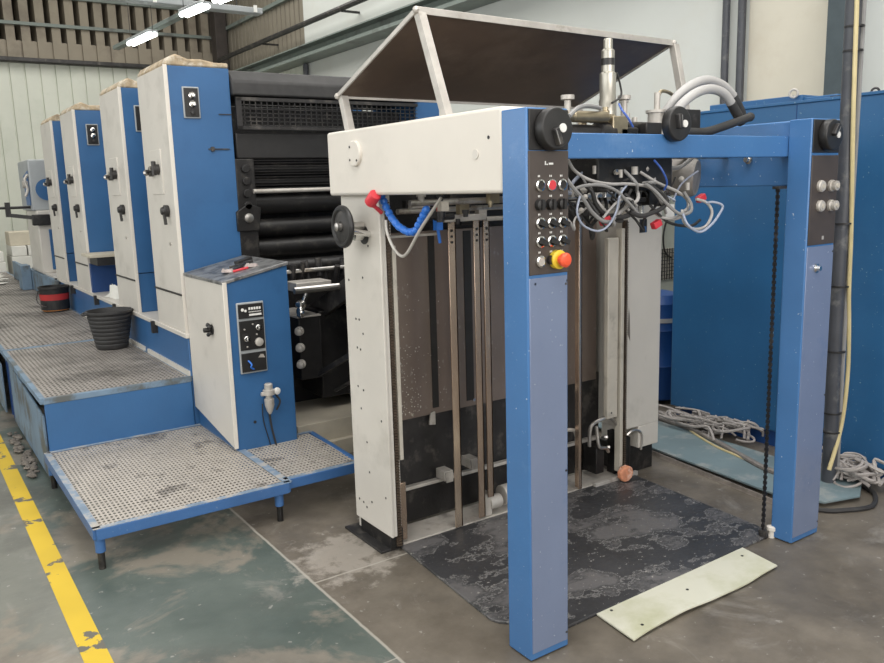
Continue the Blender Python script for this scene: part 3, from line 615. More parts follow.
# plates and stops between the columns
obj('back_plate', MB().box(.13, 1.50, 1.205, 1.215, .53, 1.40), PLATE, r, .002, label='brown sheen steel back plate')
random.seed(77); mb = MB()
for i in range(260):
    x, z = .15 + abs(random.gauss(0, .14)), random.uniform(.55, .55 + .75 * random.random()); q = random.uniform(.0009, .0022)
    mb.box(x, x + q * 1.5, 1.2035, 1.205, z, z + q * 2)
o = obj('splatter', mb, PAPER, r); o['kind'] = 'stuff'
mb = MB()
obj('lower_plate', MB().box(.13, 1.54, 1.225, 1.24, .20, .56), DARK, r)
obj('bar_reflection', MB().box(.42, .455, 1.202, 1.206, .56, 1.39).box(.62, .665, 1.202, 1.206, .56, 1.39), BLACK, r)  # black strips painting the stop bars' dark reflections onto the back plate
obj('plate_screw', MB().cyl((.30, 1.205, .55), (.30, 1.195, .55), .008, n=8).cyl((.66, 1.205, .56), (.66, 1.195, .56), .008, n=8), CHROME, r)
obj('sill_rail', MB().box(.13, 1.52, 1.185, 1.215, .190, .206), STEELP, r, .002); obj('sill_front', MB().box(.13, 1.52, 1.195, 1.21, .03, .19), BLACKM, r)
obj('floor_sill', MB().box(.12, 1.53, 1.03, 1.20, .0, .018), CONC, r, .003)
def angle_bar(x, w, z0, z1, y=1.02): return MB().box(x, x + w, y, y + .008, z0, z1).box(x + w - .008, x + w, y, y + .045, z0, z1)
for (x, w, z0) in ((.410, .040, .018), (.548, .036, .03), (.604, .034, .12), (1.195, .022, .018)):
    a = obj('stop_bar', angle_bar(x, w, z0, 1.445), BRONZE, r, .0015, label='bright bronze-toned upright stop bar')
    if w > .03: obj('slot', MB().box(x + .012, x + .022, 1.017, 1.0205, 1.40, 1.412).box(x + .012, x + .022, 1.017, 1.0205, 1.375, 1.385).box(x + .012, x + .022, 1.017, 1.0205, 1.35, 1.36), BLACK, a)
obj('stop_header', MB().box(.37, .595, .985, 1.06, 1.445, 1.474).box(.605, .86, .99, 1.06, 1.440, 1.458), STEELP, r, .004)
for (x, z) in ((.42, .255), (.57, .285)):
    obj('bar_bracket', MB().box(x, x + .050, 1.12, 1.195, z, z + .008).box(x, x + .006, 1.12, 1.195, z - .04, z).box(x + .01, x + .05, 1.12, 1.126, z - .05, z), STEELP, r, .002)
for (x, z) in ((.39, .515), (.53, .55)): obj('bar_clip', MB().prism([(x, 1.19, z - .03), (x + .035, 1.19, z - .035), (x + .035, 1.19, z + .03), (x + .01, 1.19, z + .025)], (0, .012, 0)), STEELP, r, .002)
obj('chain_sprocket', MB().cyl((.63, 1.06, .075), (.70, 1.06, .075), .035, n=12).cyl((.72, 1.07, .09), (.77, 1.07, .09), .05, n=14).box(.60, .64, 1.04, 1.1, .018, .13), STEELP, r, .004)
obj('hook_pipe', MB().tube([(1.10, 1.08, .33), (1.19, 1.08, .33), (1.235, 1.08, .28), (1.235, 1.08, .02)], .010, 8), STEELP, r)
mb = MB().tube([(1.31, 1.06, .22), (1.31, 1.05, .33), (1.38, 1.04, .36), (1.44, 1.04, .36), (1.50, 1.04, .30)], .010, 8).tube([(1.34, 1.04, .33), (1.35, 1.03, .22), (1.40, 1.03, .20), (1.43, 1.04, .17)], .009, 8)
mb.ball((1.40, 1.03, .26), .014, 8).ball((1.42, 1.03, .20), .012, 8).tube([(1.56, 1.03, .24), (1.60, 1.02, .26), (1.66, 1.02, .23), (1.66, 1.02, .14)], .009, 6)
obj('crank_lever', mb, STEEL, r, label='bright bent crank levers')
obj('lever_bracket', MB().box(1.36, 1.42, 1.06, 1.16, .05, .20).box(1.50, 1.54, 1.06, 1.12, .02, .26).box(1.56, 1.60, 1.04, 1.1, .02, .22), BLACKM, r, .004)
obj('handle_hook', MB().tube([(1.16, 1.19, .78), (1.16, 1.17, .56), (1.13, 1.16, .52), (1.08, 1.17, .53)], .012, 8), STEELP, r)
obj('inner_frame', MB().box(.14, 1.50, 1.26, 1.32, .56, 1.80), BLACKM, r)
obj('foot_spacer', MB().box(1.30, 1.62, 1.0, 1.02, .005, .03), STEELP, r, .002)
# hanging chain at the far post
mb = MB()
for i in range(118):
    z = 1.545 - i * .0128
    if i % 2: mb.box(1.456, 1.468, .115, .121, z - .011, z + .004)
    else: mb.box(1.458, 1.466, .110, .126, z - .010, z + .004)
obj('lifting_chain', mb, BLACKM, r, label='dark lifting chain by the far post')
obj('chain_guide', MB().box(1.44, S, .10, .13, 1.548, 1.56), DARK, r); obj('chain_base', MB().cyl((1.462, .118, .0), (1.462, .118, .04), .018, n=12), DARK, r)
obj('chain_anchor', MB().lathe((1.50, .10, 0), (0, 0, 1), [(.016, 0), (.016, .03), (.022, .035), (.022, .05), (.012, .055)], 16), CREAMB, r)
# panels on the posts
def big_knob(parent, cx, cz, y, R, g, gd, dc, name='handwheel_knob'):
    k = obj(name, MB().lathe((cx, y, cz), (0, -1, 0), [(R * .94, 0), (R, .006), (R, .030), (R * .95, .038), (R * .5, .040)], 40), BLACK, parent, .002)
    d = Vector((gd[0], 0, gd[1])).normalized(); c = Vector((cx + g[0] * R, y - .040, cz + g[1] * R)); e = Vector((-d.z, 0, d.x))
    obj('knob_grip', MB().obox(c + Vector((0, -.003, 0)), d * R * .42, e * R * .15, (0, .014, 0)), DARK, k, .004)
    obj('grip_edge', MB().obox(c + Vector((0, -.016, 0)) - e * R * .10, d * R * .34, e * R * .02, (0, .0012, 0)), GPIPE, k)
    obj('knob_disc', MB().cyl((cx + dc[0] * R, y - .040, cz + dc[1] * R), (cx + dc[0] * R, y - .044, cz + dc[1] * R), R * .21, n=18), WHITE, k, label='white centre disc')
    return k
big_knob(p1, .090, 1.762, -.004, .064, (-.12, -.38), (.4, -1), (.28, .03))
obj('knob_plate', MB().box(.008, .168, -.005, .0, 1.700, 1.822), BLACK, p1, .003)
cp = obj('control_panel', MB().box(.006, .168, -.005, 0, 1.318, 1.698), PANELB, r, .002, label='dark brown push-button panel')
def button(x, z, kind):
    y = -.005
    obj('button_ring', MB().lathe((x, y, z), (0, -1, 0), [(.0185, 0), (.0185, .008), (.0135, .010), (.0135, .002)], 20, caps=False), CHROME, cp)
    if kind == 'k': obj('push_button', MB().cyl((x, y, z), (x, y - .007, z), .0135, n=16), BLACK, cp)
    if kind == 'r': obj('push_button', MB().cyl((x, y, z), (x, y - .010, z), .0150, n=16), RED, cp)
    if kind == 's': obj('selector_switch', MB().cyl((x, y, z), (x, y - .008, z), .0135, n=16).obox((x + .002, y - .014, z - .002), (.015, 0, -.006), (.003, 0, .006), (0, .008, 0)), BLACK, cp)
    if kind == 'd': obj('push_button', MB().cyl((x, y, z), (x, y - .008, z), .0150, n=16), STEELP, cp)
for x, k in ((.047, 'k'), (.093, 'r'), (.138, 'k')): button(x, 1.594, k)
for x in (.045, .090, .135):
    obj('selector_knob', MB().lathe((x, -.005, 1.535), (0, -1, 0), [(.018, 0), (.017, .016), (.010, .018)], 18).obox((x, -.023, 1.535), (.005, 0, 0), (0, 0, .016), (0, .006, 0)), BLACK, cp)
for x in (.047, .093, .138): button(x, 1.478, 's')
for x in (.047, .093, .138): button(x, 1.421, 's')
button(.047, 1.360, 'd'); obj('push_button', MB().cyl((.090, -.005, 1.362), (.090, -.018, 1.362), .015, n=16), DARK, cp)
obj('emergency_ring', MB().lathe((.114, -.005, 1.362), (0, -1, 0), [(.030, 0), (.030, .018), (.021, .022)], 26), YEL, cp, label='yellow collar')
obj('emergency_button', MB().lathe((.114, -.030, 1.362), (0, -1, 0), [(.014, -.006), (.014, .008), (.022, .011), (.023, .022), (.016, .029), (.004, .031)], 26), ORANGE, cp, label='orange-red mushroom button')
mk = MB()
for row in (1.622, 1.561, 1.505, 1.448, 1.388):
    for x in (.043, .048, .090, .096, .134, .140): mk.box(x - .0015, x + .0015, -.0056, -.005, row - .003, row + .003)
mk.box(.070, .074, -.0056, -.005, 1.655, 1.667).box(.076, .082, -.0056, -.005, 1.655, 1.659).box(.086, .104, -.0056, -.005, 1.656, 1.662)
obj('panel_marks', mk, WHITE, cp); obj('post_screw', MB().cyl((.03, 0, 1.29), (.03, -.003, 1.29), .004, n=8).cyl((.163, 0, 1.29), (.163, -.003, 1.29), .004, n=8), DARK, p1)
big_knob(p2, S + .072, 1.760, -.004, .062, (-.15, .30), (.6, .8), (.30, .0))
obj('knob_plate', MB().box(S - .018, S + .172, -.005, 0, 1.690, 1.822), BLACK, p2, .003)
fp = obj('far_control_panel', MB().box(S - .018, S + .172, -.005, 0, 1.315, 1.680), PANELB, r, .002, label='dark brown four-button panel')
for (x, z) in ((1.565, 1.556), (1.643, 1.556), (1.568, 1.475), (1.646, 1.475)):
    obj('button_guard', MB().lathe((x, -.005, z), (0, -1, 0), [(.024, 0), (.024, .010), (.020, .014), (.020, .03 if x > 1.6 else .016), (.006, .032 if x > 1.6 else .018)], 20), STEELP, fp)
    obj('button_cap', MB().cyl((x, -.022 if x < 1.6 else -.036, z), (x, -.024 if x < 1.6 else -.040, z), .010, n=14), CREAMD, fp)
mk = MB().box(1.598, 1.612, -.0056, -.005, 1.335, 1.350); obj('panel_marks', mk, STEELP, fp)
obj('post_lock', MB().lathe((S + .050, -.003, 1.217), (0, -1, 0), [(.020, 0), (.020, .006), (.012, .010), (.010, .022)], 18), CHROME, p2)
obj('blue_under_face', MB().box(S - .001, S, D + .001, D + .002, .1, .2), BLUEP, p2) if False else None

# red handle, blue segmented hose and thin pipe at the near column
single('spray_cap', MB().lathe((0.0000, 0.9773, 1.5415), Vector((0.0000, 0.8998, 1.5963)) - Vector((0.0000, 0.9773, 1.5415)), [(.022, 0), (.025, .004), (.025, .055), (.022, .06)], 20).cyl((.0, .98, 1.545), (.06, .99, 1.50), .009, n=8),
       RED, 'red cylindrical cap sticking out below the cream beam', 'cap')
mb = MB(); pts = [(0.0500, 0.9719, 1.5799), (0.0600, 0.9608, 1.5314), (0.0700, 0.9337, 1.4829), (0.0700, 0.8814, 1.4479), (0.0700, 0.8144, 1.4259), (0.0800, 0.7711, 1.4267), (0.0900, 0.7481, 1.4655), (0.1000, 0.7255, 1.5038), (0.1000, 0.6882, 1.5420)]
P = [Vector(p) for p in pts]; seg = []
for i in range(len(P) - 1):
    for t in (0, .5): seg.append(P[i].lerp(P[i + 1], t))
for i in range(len(seg) - 1):
    d = seg[i + 1] - seg[i]
    mb.lathe(seg[i], d, [(.008, -.004), (.0155, .002), (.0155, d.length * .6), (.009, d.length * .95)], 12)
single('segmented_hose', mb, LBLUE, 'bright blue segmented coolant hose looped beneath the cream beam', 'hose')
single('bent_pipe', MB().tube([(0.0600, 0.9577, 1.4709), (0.0600, 0.9535, 1.4224), (0.0600, 0.9103, 1.3632), (0.0600, 0.8504, 1.3299), (0.0600, 0.7961, 1.3486), (0.0700, 0.7187, 1.4364), (0.0800, 0.5832, 1.5572)], .0062, 8), STEELP,
       'thin pale bent pipe dangling under the cream beam', 'pipe')

# ------------------------------------------------------------------ canopy
r = thing('sheet_canopy', 'tilted dark sheet metal canopy on angle-iron legs above the feeder', 'canopy', (.7, .9, 1.842))
A = Vector((.03, .634, 2.222)); B = Vector((.03, 1.275, 1.990)); A2 = Vector((1.405, .634, 2.205)); B2 = Vector((1.405, 1.275, 1.985))
up = Vector((0, .35, 1)).normalized() * .006
mb = MB().prism([A, A2, B2, B], up)
obj('sheet', mb, TRAY, r)
rim = MB().bar(A, A2, .006, .024).bar(A + Vector((0, .01, .01)), A2 + Vector((0, .01, .01)), .024, .006).bar(A, B, .008, .018).bar(A2, B2, .006, .018).bar(B, B2, .006, .018)
rim.ball(A, .014, 8).ball(A2, .014, 8).ball(B, .014, 8)
obj('rim', rim, STEELP, r, .001)
def leg(a, b):
    a, b = Vector(a), Vector(b); m = MB().bar(a, b, .004, .032, (0, 1, 0)).bar(a + Vector((.015, -.015, 0)), b + Vector((.015, -.015, 0)), .030, .004, (0, 1, 0)); return m
for a, b in (((.035, .64, 2.215), (.035, .485, 1.842)), ((.035, 1.26, 1.99), (.035, 1.21, 1.842)), ((1.40, .64, 2.20), (1.40, .545, 1.80)), ((1.40, 1.26, 1.985), (1.40, 1.21, 1.80))):
    obj('leg', leg(a, b), STEELP, r, .001)
obj('tie_bar', MB().box(1.38, S, .525, .565, 1.78, 1.80).box(1.38, S, 1.19, 1.23, 1.78, 1.80), DARK, FE)

# ------------------------------------------------------------------ suction head
r = thing('suction_head', 'grimy suction head with cylinders and shafts mounted behind the feeder crossbeam', 'suction head', (.8, .5, 1.6))
obj('support_rod', MB().cyl((.13, .42, 1.700), (1.52, .42, 1.700), .016, n=12).cyl((.13, .62, 1.66), (1.52, .62, 1.66), .018, n=12), STEEL, r)
obj('head_body', MB().box(.60, 1.02, .30, .75, 1.56, 1.74).box(.70, .80, .28, .5, 1.74, 1.80), BLACKM, r, .008)
obj('vertical_cylinder', MB().lathe((.752, .40, 1.79), (0, 0, 1), [(.027, 0), (.027, .04), (.034, .045), (.034, .12), (.031, .125), (.032, .22), (.0255, .226), (.0255, .305), (.018, .312), (.018, .345), (.014, .350)], 26), mat('aged_nickel', (.42, .40, .35), .35, metal=.7, var=.15, scale=14), r, label='tall dull nickel vertical cylinder')
obj('cylinder_band', MB().lathe((.752, .40, 2.040), (0, 0, 1), [(.0262, 0), (.0262, .026)], 24), DARK, r)
obj('lying_cylinder', MB().lathe((.37, .32, 1.775), (1, 0, 0), [(.030, 0), (.034, .01), (.034, .24), (.045, .245), (.045, .31)], 20).cyl((.35, .32, 1.79), (.36, .32, 1.79), .02, n=12), DARK, r)
obj('air_cylinder', MB().lathe((.35, .30, 1.835), (1, 0, 0), [(.016, 0), (.016, .12), (.021, .125), (.021, .29), (.013, .3), (.013, .33)], 16), BRASS, r)
for (x, z, h) in ((.58, 1.80, .05), (.64, 1.82, .04), (.82, 1.81, .05), (.86, 1.80, .045), (.70, 1.85, .03)): obj('hose_fitting', MB().lathe((x, .36, z), (0, 0, 1), [(.016, 0), (.016, h * .5), (.011, h * .6), (.011, h)], 12), STEELP if x > .7 else BRASS, r)
obj('cross_block', MB().box(.84, .93, .28, .34, 1.775, 1.82), DARK, r, .004)
obj('mount_block', MB().box(.66, .74, .28, .36, 1.73, 1.84), BRASS, r, .004)
obj('air_ram', MB().cyl((.78, .34, 1.80), (.94, .34, 1.80), .026, n=18).cyl((.62, .30, 1.745), (.98, .30, 1.745), .013, n=12), BLACKM, r)
obj('valve_stack', MB().lathe((.955, .33, 1.72), (0, 0, 1), [(.036, 0), (.036, .05), (.028, .053), (.036, .058), (.036, .09), (.028, .093), (.036, .097), (.036, .14), (.044, .142), (.044, .152), (.012, .155), (.012, .22)], 20), STEELP, r)
obj('valve_elbow', MB().tube([(.965, .33, 1.93), (.975, .33, 1.945), (1.01, .33, 1.945), (1.05, .33, 1.93), (1.08, .32, 1.88), (1.085, .31, 1.82)], .007, 8), BRASS, r)
for (x, z0, z1) in ((.560, 1.79, 1.925), (.865, 1.78, 1.935)):
    obj('thumb_screw', MB().lathe((x, .42, z0), (0, 0, 1), [(.013, 0), (.013, z1 - z0 - .02), (.026, z1 - z0 - .016), (.026, z1 - z0)], 18), STEELP, r)
obj('thumb_screw', MB().lathe((.905, .46, 1.8), (0, 0, 1), [(.012, 0), (.012, .11), (.02, .112), (.02, .125)], 16), STEELP, r)
obj('angle_plate', MB().box(1.01, 1.16, .28, .30, 1.80, 1.875), DARK, r, .003)
random.seed(21)
for i in range(34):
    mb = MB(); x = random.uniform(.34, 1.10); y = random.uniform(.30, .55); z = random.uniform(1.46, 1.66); h = random.uniform(.02, .06)
    if i % 3 == 0: mb.box(x, x + h, y, y + .04, z, z + h)
    elif i % 3 == 1: mb.lathe((x, y, z), (0, 0, 1), [(.012, 0), (.012, h * .5), (.018, h * .5), (.018, h), (.008, h * 1.4)], 12)
    else: mb.cyl((x, y, z), (x + h * 1.5, y, z), random.uniform(.008, .020), n=10)
    obj('linkage', mb, [BLACKM, DARK, BLACKM, DARK, STEELP][i % 5], r)
for i in range(30):
    mb = MB(); x = random.uniform(.34, 1.12); y = random.uniform(.27, .42); z = random.uniform(1.46, 1.66)
    if i % 2: mb.cyl((x, y, z), (x, y, z + .03), random.uniform(.006, .013), n=10)
    else: mb.ball((x, y, z), random.uniform(.008, .017), 8)
    obj('fitting', mb, STEELP if i % 3 else CHROME, r)
obj('hanging_sucker', MB().cyl((.37, .34, 1.66), (.41, .33, 1.60), .014, n=10).cyl((.42, .33, 1.62), (.45, .33, 1.56), .012, n=10).ball((.40, .33, 1.64), .018, 8), STEEL, r)
for (x, y, z) in ((.60, .26, 1.455), (.86, .24, 1.43), (1.20, .30, 1.52)):
    obj('red_clip', MB().obox((x, y, z), (.020, 0, .008), (0, .012, 0), (-.006, 0, .012)), RED, r, .003)
obj('label_tag', MB().box(1.02, 1.07, .33, .335, 1.44, 1.50), WHITE, r)
k = big_knob(r, .778, 1.797, .103, .062, (-.28, .12), (-.12, 1), (.34, .0))
# drum-shaped duct
obj('blower', MB().lathe((1.2729, 0.4500, 1.6093), (.5, -1, -.1), [(.060, -.1), (.082, -.05), (.082, .04), (.075, .055), (.04, .06)], 28), mat('mottled_grey_casting', (.30, .28, .26), .5, metal=.4, var=.3, scale=14), r)
# thin air lines looping under the crossbeam
AIR = [
 ('w', .006, [(0.4502, 0.3000, 1.6806), (0.4848, 0.3000, 1.6409), (0.5412, 0.2800, 1.6069), (0.6348, 0.2700, 1.5901), (0.7422, 0.2700, 1.5877), (0.8543, 0.2700, 1.5699), (0.9137, 0.2600, 1.5100), (0.9617, 0.2800, 1.4686)]),
 ('w', .006, [(0.8296, 0.3000, 1.6325), (0.8883, 0.2600, 1.5882), (0.9951, 0.2500, 1.5504), (1.0571, 0.2500, 1.5089), (1.0346, 0.2500, 1.4579), (0.9986, 0.2800, 1.4391)]),
 ('g', .0075, [(0.3939, 0.2500, 1.6161), (0.4280, 0.2400, 1.5730), (0.4723, 0.2400, 1.5362), (0.5126, 0.2400, 1.4915), (0.5691, 0.2400, 1.4561), (0.6316, 0.2500, 1.4567), (0.6679, 0.2600, 1.5111), (0.6990, 0.2700, 1.5738)]),
 ('c', .004, [(0.4334, 0.2200, 1.5515), (0.4189, 0.2200, 1.4955), (0.4484, 0.2200, 1.4479), (0.5185, 0.2200, 1.4226), (0.5747, 0.2200, 1.4379), (0.6367, 0.2400, 1.4864), (0.6570, 0.2400, 1.5486), (0.7420, 0.2800, 1.5879)]),
 ('k', .008, [(0.5109, 0.2800, 1.5931), (0.5319, 0.2600, 1.5633), (0.5526, 0.2600, 1.5189), (0.5995, 0.2600, 1.4803), (0.6687, 0.2500, 1.4662), (0.7282, 0.2500, 1.4750), (0.7436, 0.2600, 1.5197), (0.7208, 0.2800, 1.5507)]),
 ('k', .009, [(0.7118, 0.2400, 1.4833), (0.7615, 0.2300, 1.4662), (0.8228, 0.2300, 1.4750), (0.8794, 0.2300, 1.4919), (0.9192, 0.2400, 1.5214), (0.8833, 0.2600, 1.5613), (0.8424, 0.2800, 1.5857)]),
 ('g', .007, [(0.8089, 0.2500, 1.5859), (0.8548, 0.2400, 1.5542), (0.9021, 0.2200, 1.5027), (0.9617, 0.2100, 1.4655), (1.0214, 0.2100, 1.4708), (1.0386, 0.2200, 1.5017), (1.0190, 0.2400, 1.5496)]),
 ('w', .006, [(0.9852, 0.2200, 1.4801), (0.9745, 0.2000, 1.4338), (1.0360, 0.2000, 1.4031), (1.1097, 0.2000, 1.4113), (1.1450, 0.2000, 1.4618), (1.1375, 0.2200, 1.5021), (1.0935, 0.2400, 1.5197)]),
 ('c', .005, [(0.9674, 0.2000, 1.4654), (0.9743, 0.1800, 1.4225), (1.0480, 0.1800, 1.3911), (1.1210, 0.1800, 1.4192), (1.1754, 0.1800, 1.4688), (1.1806, 0.1800, 1.4927), (1.1492, 0.2000, 1.5057), (1.1312, 0.2200, 1.5024)]),
 ('b', .004, [(0.8403, 0.2400, 1.6757), (0.8636, 0.2200, 1.6371), (0.8936, 0.2200, 1.5911), (0.9006, 0.2400, 1.5606)]),
 ('w', .005, [(0.5690, 0.2400, 1.4672), (0.6154, 0.2400, 1.5057), (0.6678, 0.2500, 1.5297), (0.7325, 0.2600, 1.5314), (0.7715, 0.2600, 1.5035)]),
 ('g', .006, [(0.4372, 0.2600, 1.5730), (0.4672, 0.2400, 1.5862), (0.5525, 0.2400, 1.5878), (0.6303, 0.2400, 1.5677), (0.6894, 0.2400, 1.5290), (0.7670, 0.2400, 1.4658)]),
 ('w', .006, [(0.8741, 0.2600, 1.4725), (0.9038, 0.2400, 1.4520), (0.9745, 0.2400, 1.4528), (1.0457, 0.2400, 1.4855)]),
 ('g', .009, [(0.9837, 0.3600, 1.6441), (1.0387, 0.3400, 1.6467), (1.1123, 0.3400, 1.6500), (1.1864, 0.3400, 1.6860)]),
 ('k', .006, [(0.8446, 0.2600, 1.5047), (0.9277, 0.2400, 1.4353), (1.0855, 0.2600, 1.4111), (1.1727, 0.2800, 1.4310)]),
 ('b', .004, [(0.6680, 0.2600, 1.8804), (0.6418, 0.2200, 1.8546), (0.6522, 0.2000, 1.8249), (0.6789, 0.2000, 1.7935)]),
 ('k', .004, [(0.8020, 0.4000, 2.0150), (0.8192, 0.4000, 1.9744), (0.8044, 0.3800, 1.9264), (0.7140, 0.3400, 1.8932)]),
 ('g', .008, [(0.3619, 0.2000, 1.8253), (0.4232, 0.2200, 1.8555), (0.5005, 0.2500, 1.8674), (0.6105, 0.3000, 1.8682)]),
]
random.seed(41)
for i in range(16):
    x0 = random.uniform(.32, .95); pts = []; z0 = random.uniform(1.52, 1.66); w_ = random.uniform(.1, .32); dp = random.uniform(.05, .16); y_ = random.uniform(.27, .42)
    for k in range(7): t = k / 6; pts.append((x0 + w_ * t, y_ + .03 * math.sin(k * 2.1 + i), z0 - dp * math.sin(PI * t) + .02 * math.sin(k * 1.7 + i)))
    AIR.append(('kkgkckw'[i % 7], random.choice((.004, .005, .007)), pts))
CL = {'w': mat('milky_air_tube', (.40, .385, .37), .35, var=.15, scale=20), 'g': GPIPE, 'c': mat('clear_bluish_tube', (.36, .40, .50), .2, var=.1), 'k': RUB, 'b': mat('blue_tube', (.05, .12, .45), .3)}
for c, rad, pts in AIR: obj('air_line', MB().tube(pts, rad, 8, 5), CL[c], r)
# the two fat hoses
for (pts, lab) in (([(0.9732, 0.3000, 1.8631), (1.0067, 0.2800, 1.9157), (1.0887, 0.2800, 1.9648), (1.1861, 0.2800, 1.9923), (1.2887, 0.2800, 1.9772), (1.3631, 0.2800, 1.9361), (1.4132, 0.2800, 1.8808), (1.4434, 0.2800, 1.8321)], 'fat pale hose arching highest over the feeder crossbeam'),
                   ([(0.9384, 0.2400, 1.8344), (0.9706, 0.2200, 1.8859), (1.0516, 0.2200, 1.9300), (1.1357, 0.2200, 1.9485), (1.2174, 0.2200, 1.9363), (1.2705, 0.2200, 1.8991), (1.3119, 0.2200, 1.8567), (1.3469, 0.2200, 1.8215)], 'fat pale hose arching just below the highest one')):
    t = thing('arched_hose', lab, 'hose', pts[0], 'arched hoses over the crossbeam')
    obj('pale_sleeve', MB().tube(pts[:6], .0185, 14, 5), mat('pale_grey_sleeve', (.44, .43, .42), .45, var=.06), t); obj('dark_sleeve', MB().tube(pts[5:], .0195, 14, 5), RUB, t)
single('dark_pipe', MB().tube([(0.9735, 0.2000, 1.7793), (1.0870, 0.2000, 1.7807), (1.1914, 0.2000, 1.8015), (1.2798, 0.2000, 1.8227), (1.3707, 0.2000, 1.8445)], .017, 12, 4).ball((1.3707, 0.2000, 1.8445), .019, 12), RUB, 'short dark pipe lying along the top of the crossbeam', 'pipe')

# clutter under the cream beam
r = thing('feeder_drive', 'oily shafts, brackets and valves hidden beneath the cream beam', 'mechanism', (.35, .9, 1.45))
random.seed(31)
obj('shaft', MB().cyl((.14, .90, 1.535), (1.50, .90, 1.535), .014, n=10).cyl((.14, 1.0, 1.50), (1.5, 1.0, 1.5), .012, n=10).cyl((.14, .70, 1.60), (1.5, .70, 1.6), .018, n=10), STEEL, r)
for i in range(26):
    x = random.uniform(.15, .62); y = random.uniform(.75, 1.12); z = random.uniform(1.43, 1.55); h = random.uniform(.02, .05)
    m = [BLACKM, DARK, STEELP, BRASS, BLACKM, DARK, CREAMD][i % 7]
    mb = MB()
    if i % 3 == 0: mb.box(x, x + h, y, y + .03, z, z + h)
    elif i % 3 == 1: mb.lathe((x, y, z), (0, 0, 1), [(h * .35, 0), (h * .35, h * .5), (h * .5, h * .5), (h * .5, h)], 12)
    else: mb.cyl((x, y, z), (x + h * 2, y + .01, z), h * .28, n=10)
    obj('fitting', mb, m, r)
obj('blue_connector', MB().obox((0.3096, 0.9500, 1.4384), (.016, 0, 0), (0, .014, 0), (0, 0, .022)).cyl((0.3088, 0.9500, 1.4173), (0.3171, 0.9500, 1.3617), .007, n=8), LBLUE, r, label='bright blue connector')
obj('red_valve', MB().cyl((0.3078, 0.9500, 1.5308), (0.3055, 0.9500, 1.4680), .012, n=12), mat('dull_red', (.32, .08, .06), .5), r)
obj('rear_bar', MB().box(.15, .42, 1.10, 1.12, 1.385, 1.395), STEELP, r)

# ------------------------------------------------------------------ boards on the floor
random.seed(2)
mb = MB().prism([(0.1114, 1.0382, 0.0120), (0.0564, 0.3390, 0.0120), (0.0526, 0.2970, 0.0120), (0.0662, 0.2602, 0.0120), (0.2448, 0.0821, 0.0120), (1.5030, 0.1037, 0.0120), (1.5389, 0.2005, 0.0120), (1.60, 1.03, .012)], (0, 0, -.012))
single('pile_board', mb, MATM, 'large worn black pile board lying flat between the blue posts', 'board', .003, sharp=20)
mb = MB(); n = 24; top = []; q0 = Vector((0.3930, 0.0995, 0.0050)); q1 = Vector((1.2946, 0.1150, 0.0050)); q2 = Vector((1.2493, -0.0999, 0.0050)); q3 = Vector((0.3649, -0.1252, 0.0050))
vs = []
for i in range(n + 1):
    t = i / n; w = .005 * math.sin(t * 7) + .001 * math.sin(t * 23)
    for k in range(5):
        u = k / 4; p = q0.lerp(q1, t).lerp(q3.lerp(q2, t), u)
        if k == 4: p.y += w * 1.4
        z = .004 + .012 * math.sin(PI * t) * (u ** 2) * .6 + .004 * (1 + math.sin(t * 7)) * u
        vs.append((p.x, p.y, z)); 
m = len(vs); vs += [(a, b, c + .005) for a, b, c in vs]; fs = []
for i in range(n):
    for k in range(4):
        a = i * 5 + k; fs.append((a, a + 1, a + 6, a + 5)); fs.append((a + m, a + 5 + m, a + 6 + m, a + 1 + m))
for i in range(n):
    for k in (0, 4): a = i * 5 + k; fs.append((a, a + 5, a + 5 + m, a + m))
for k in range(4):
    for i in (0, n): a = i * 5 + k; fs.append((a, a + m, a + 1 + m, a + 1))
r = thing('white_board', 'narrow yellowed white board with slight curl at the pile board edge', 'board', (.83, -.02, 0))
obj('sheet', mb.add(vs, fs), SHEETW, r)
mb = MB()
for (u, v) in ((.07, .15), (.93, .30), (.47, .50), (.10, .80)):
    q = q0.lerp(q1, u).lerp(q3.lerp(q2, u), v); zz = .009 + .012 * math.sin(PI * u) * v * v * .6 + .004 * (1 + math.sin(u * 7)) * v
    mb = MB().cyl((q.x, q.y, zz), (q.x, q.y, zz + .0015), .006, n=8); obj('screw_hole', mb, BLACK, r)
mb = MB(); random.seed(8); ring = []
cx, cy, cz = (1.4890, 0.9521, 0.0500)
pr = []
for j in range(9):
    a = 2 * PI * j / 9; pr.append((cx + .052 * math.cos(a) * random.uniform(.85, 1.1), cy, .055 + .047 * math.sin(a) * random.uniform(.9, 1.05)))
mb.prism(pr, (0, .035, 0))
single('orange_stone', mb, SPONGE, 'small orange-pink stone standing on the far corner of the pile board', 'stone', .008)

# drive-side boards, angle and cables
mb = MB().prism([(1.98, 1.22, .02), (1.90, .36, .02), (1.99, .14, .02), (2.20, .08, .02), (2.36, .16, .02), (2.40, .80, .02), (2.44, 1.72, .02), (2.06, 1.9, .02)], (0, 0, .012))
single('floor_board', mb, BOARDG, 'dusty blue-grey board lying on the floor in front of the blue cabinets', 'board', .002, sharp=20)
mb = MB()
P0, P1 = Vector((1.985, 1.30, 0)), Vector((1.86, .32, 0)); d = (P1 - P0).normalized(); nn = Vector((d.y, -d.x, 0))
L_ = (P1 - P0).length
mb.bar(P0 + Vector((0, 0, .002)), P1 + Vector((0, 0, .002)), .05, .004); mb.bar(P0 + nn * .02 + Vector((0, 0, .014)), P1 + nn * .02 + Vector((0, 0, .014)), .004, .024)
r = thing('perforated_angle', 'rusty perforated angle iron along the blue-grey floor board', 'angle iron', (1.93, .8, 0)); obj('angle', mb, RUST, r)
mb = MB()
for i in range(30): p = P0 + d * (L_ * (i + .5) / 30); mb.cyl((p.x, p.y, .004), (p.x, p.y, .0052), .007, n=8)
obj('hole_row', mb, BLACK, r)
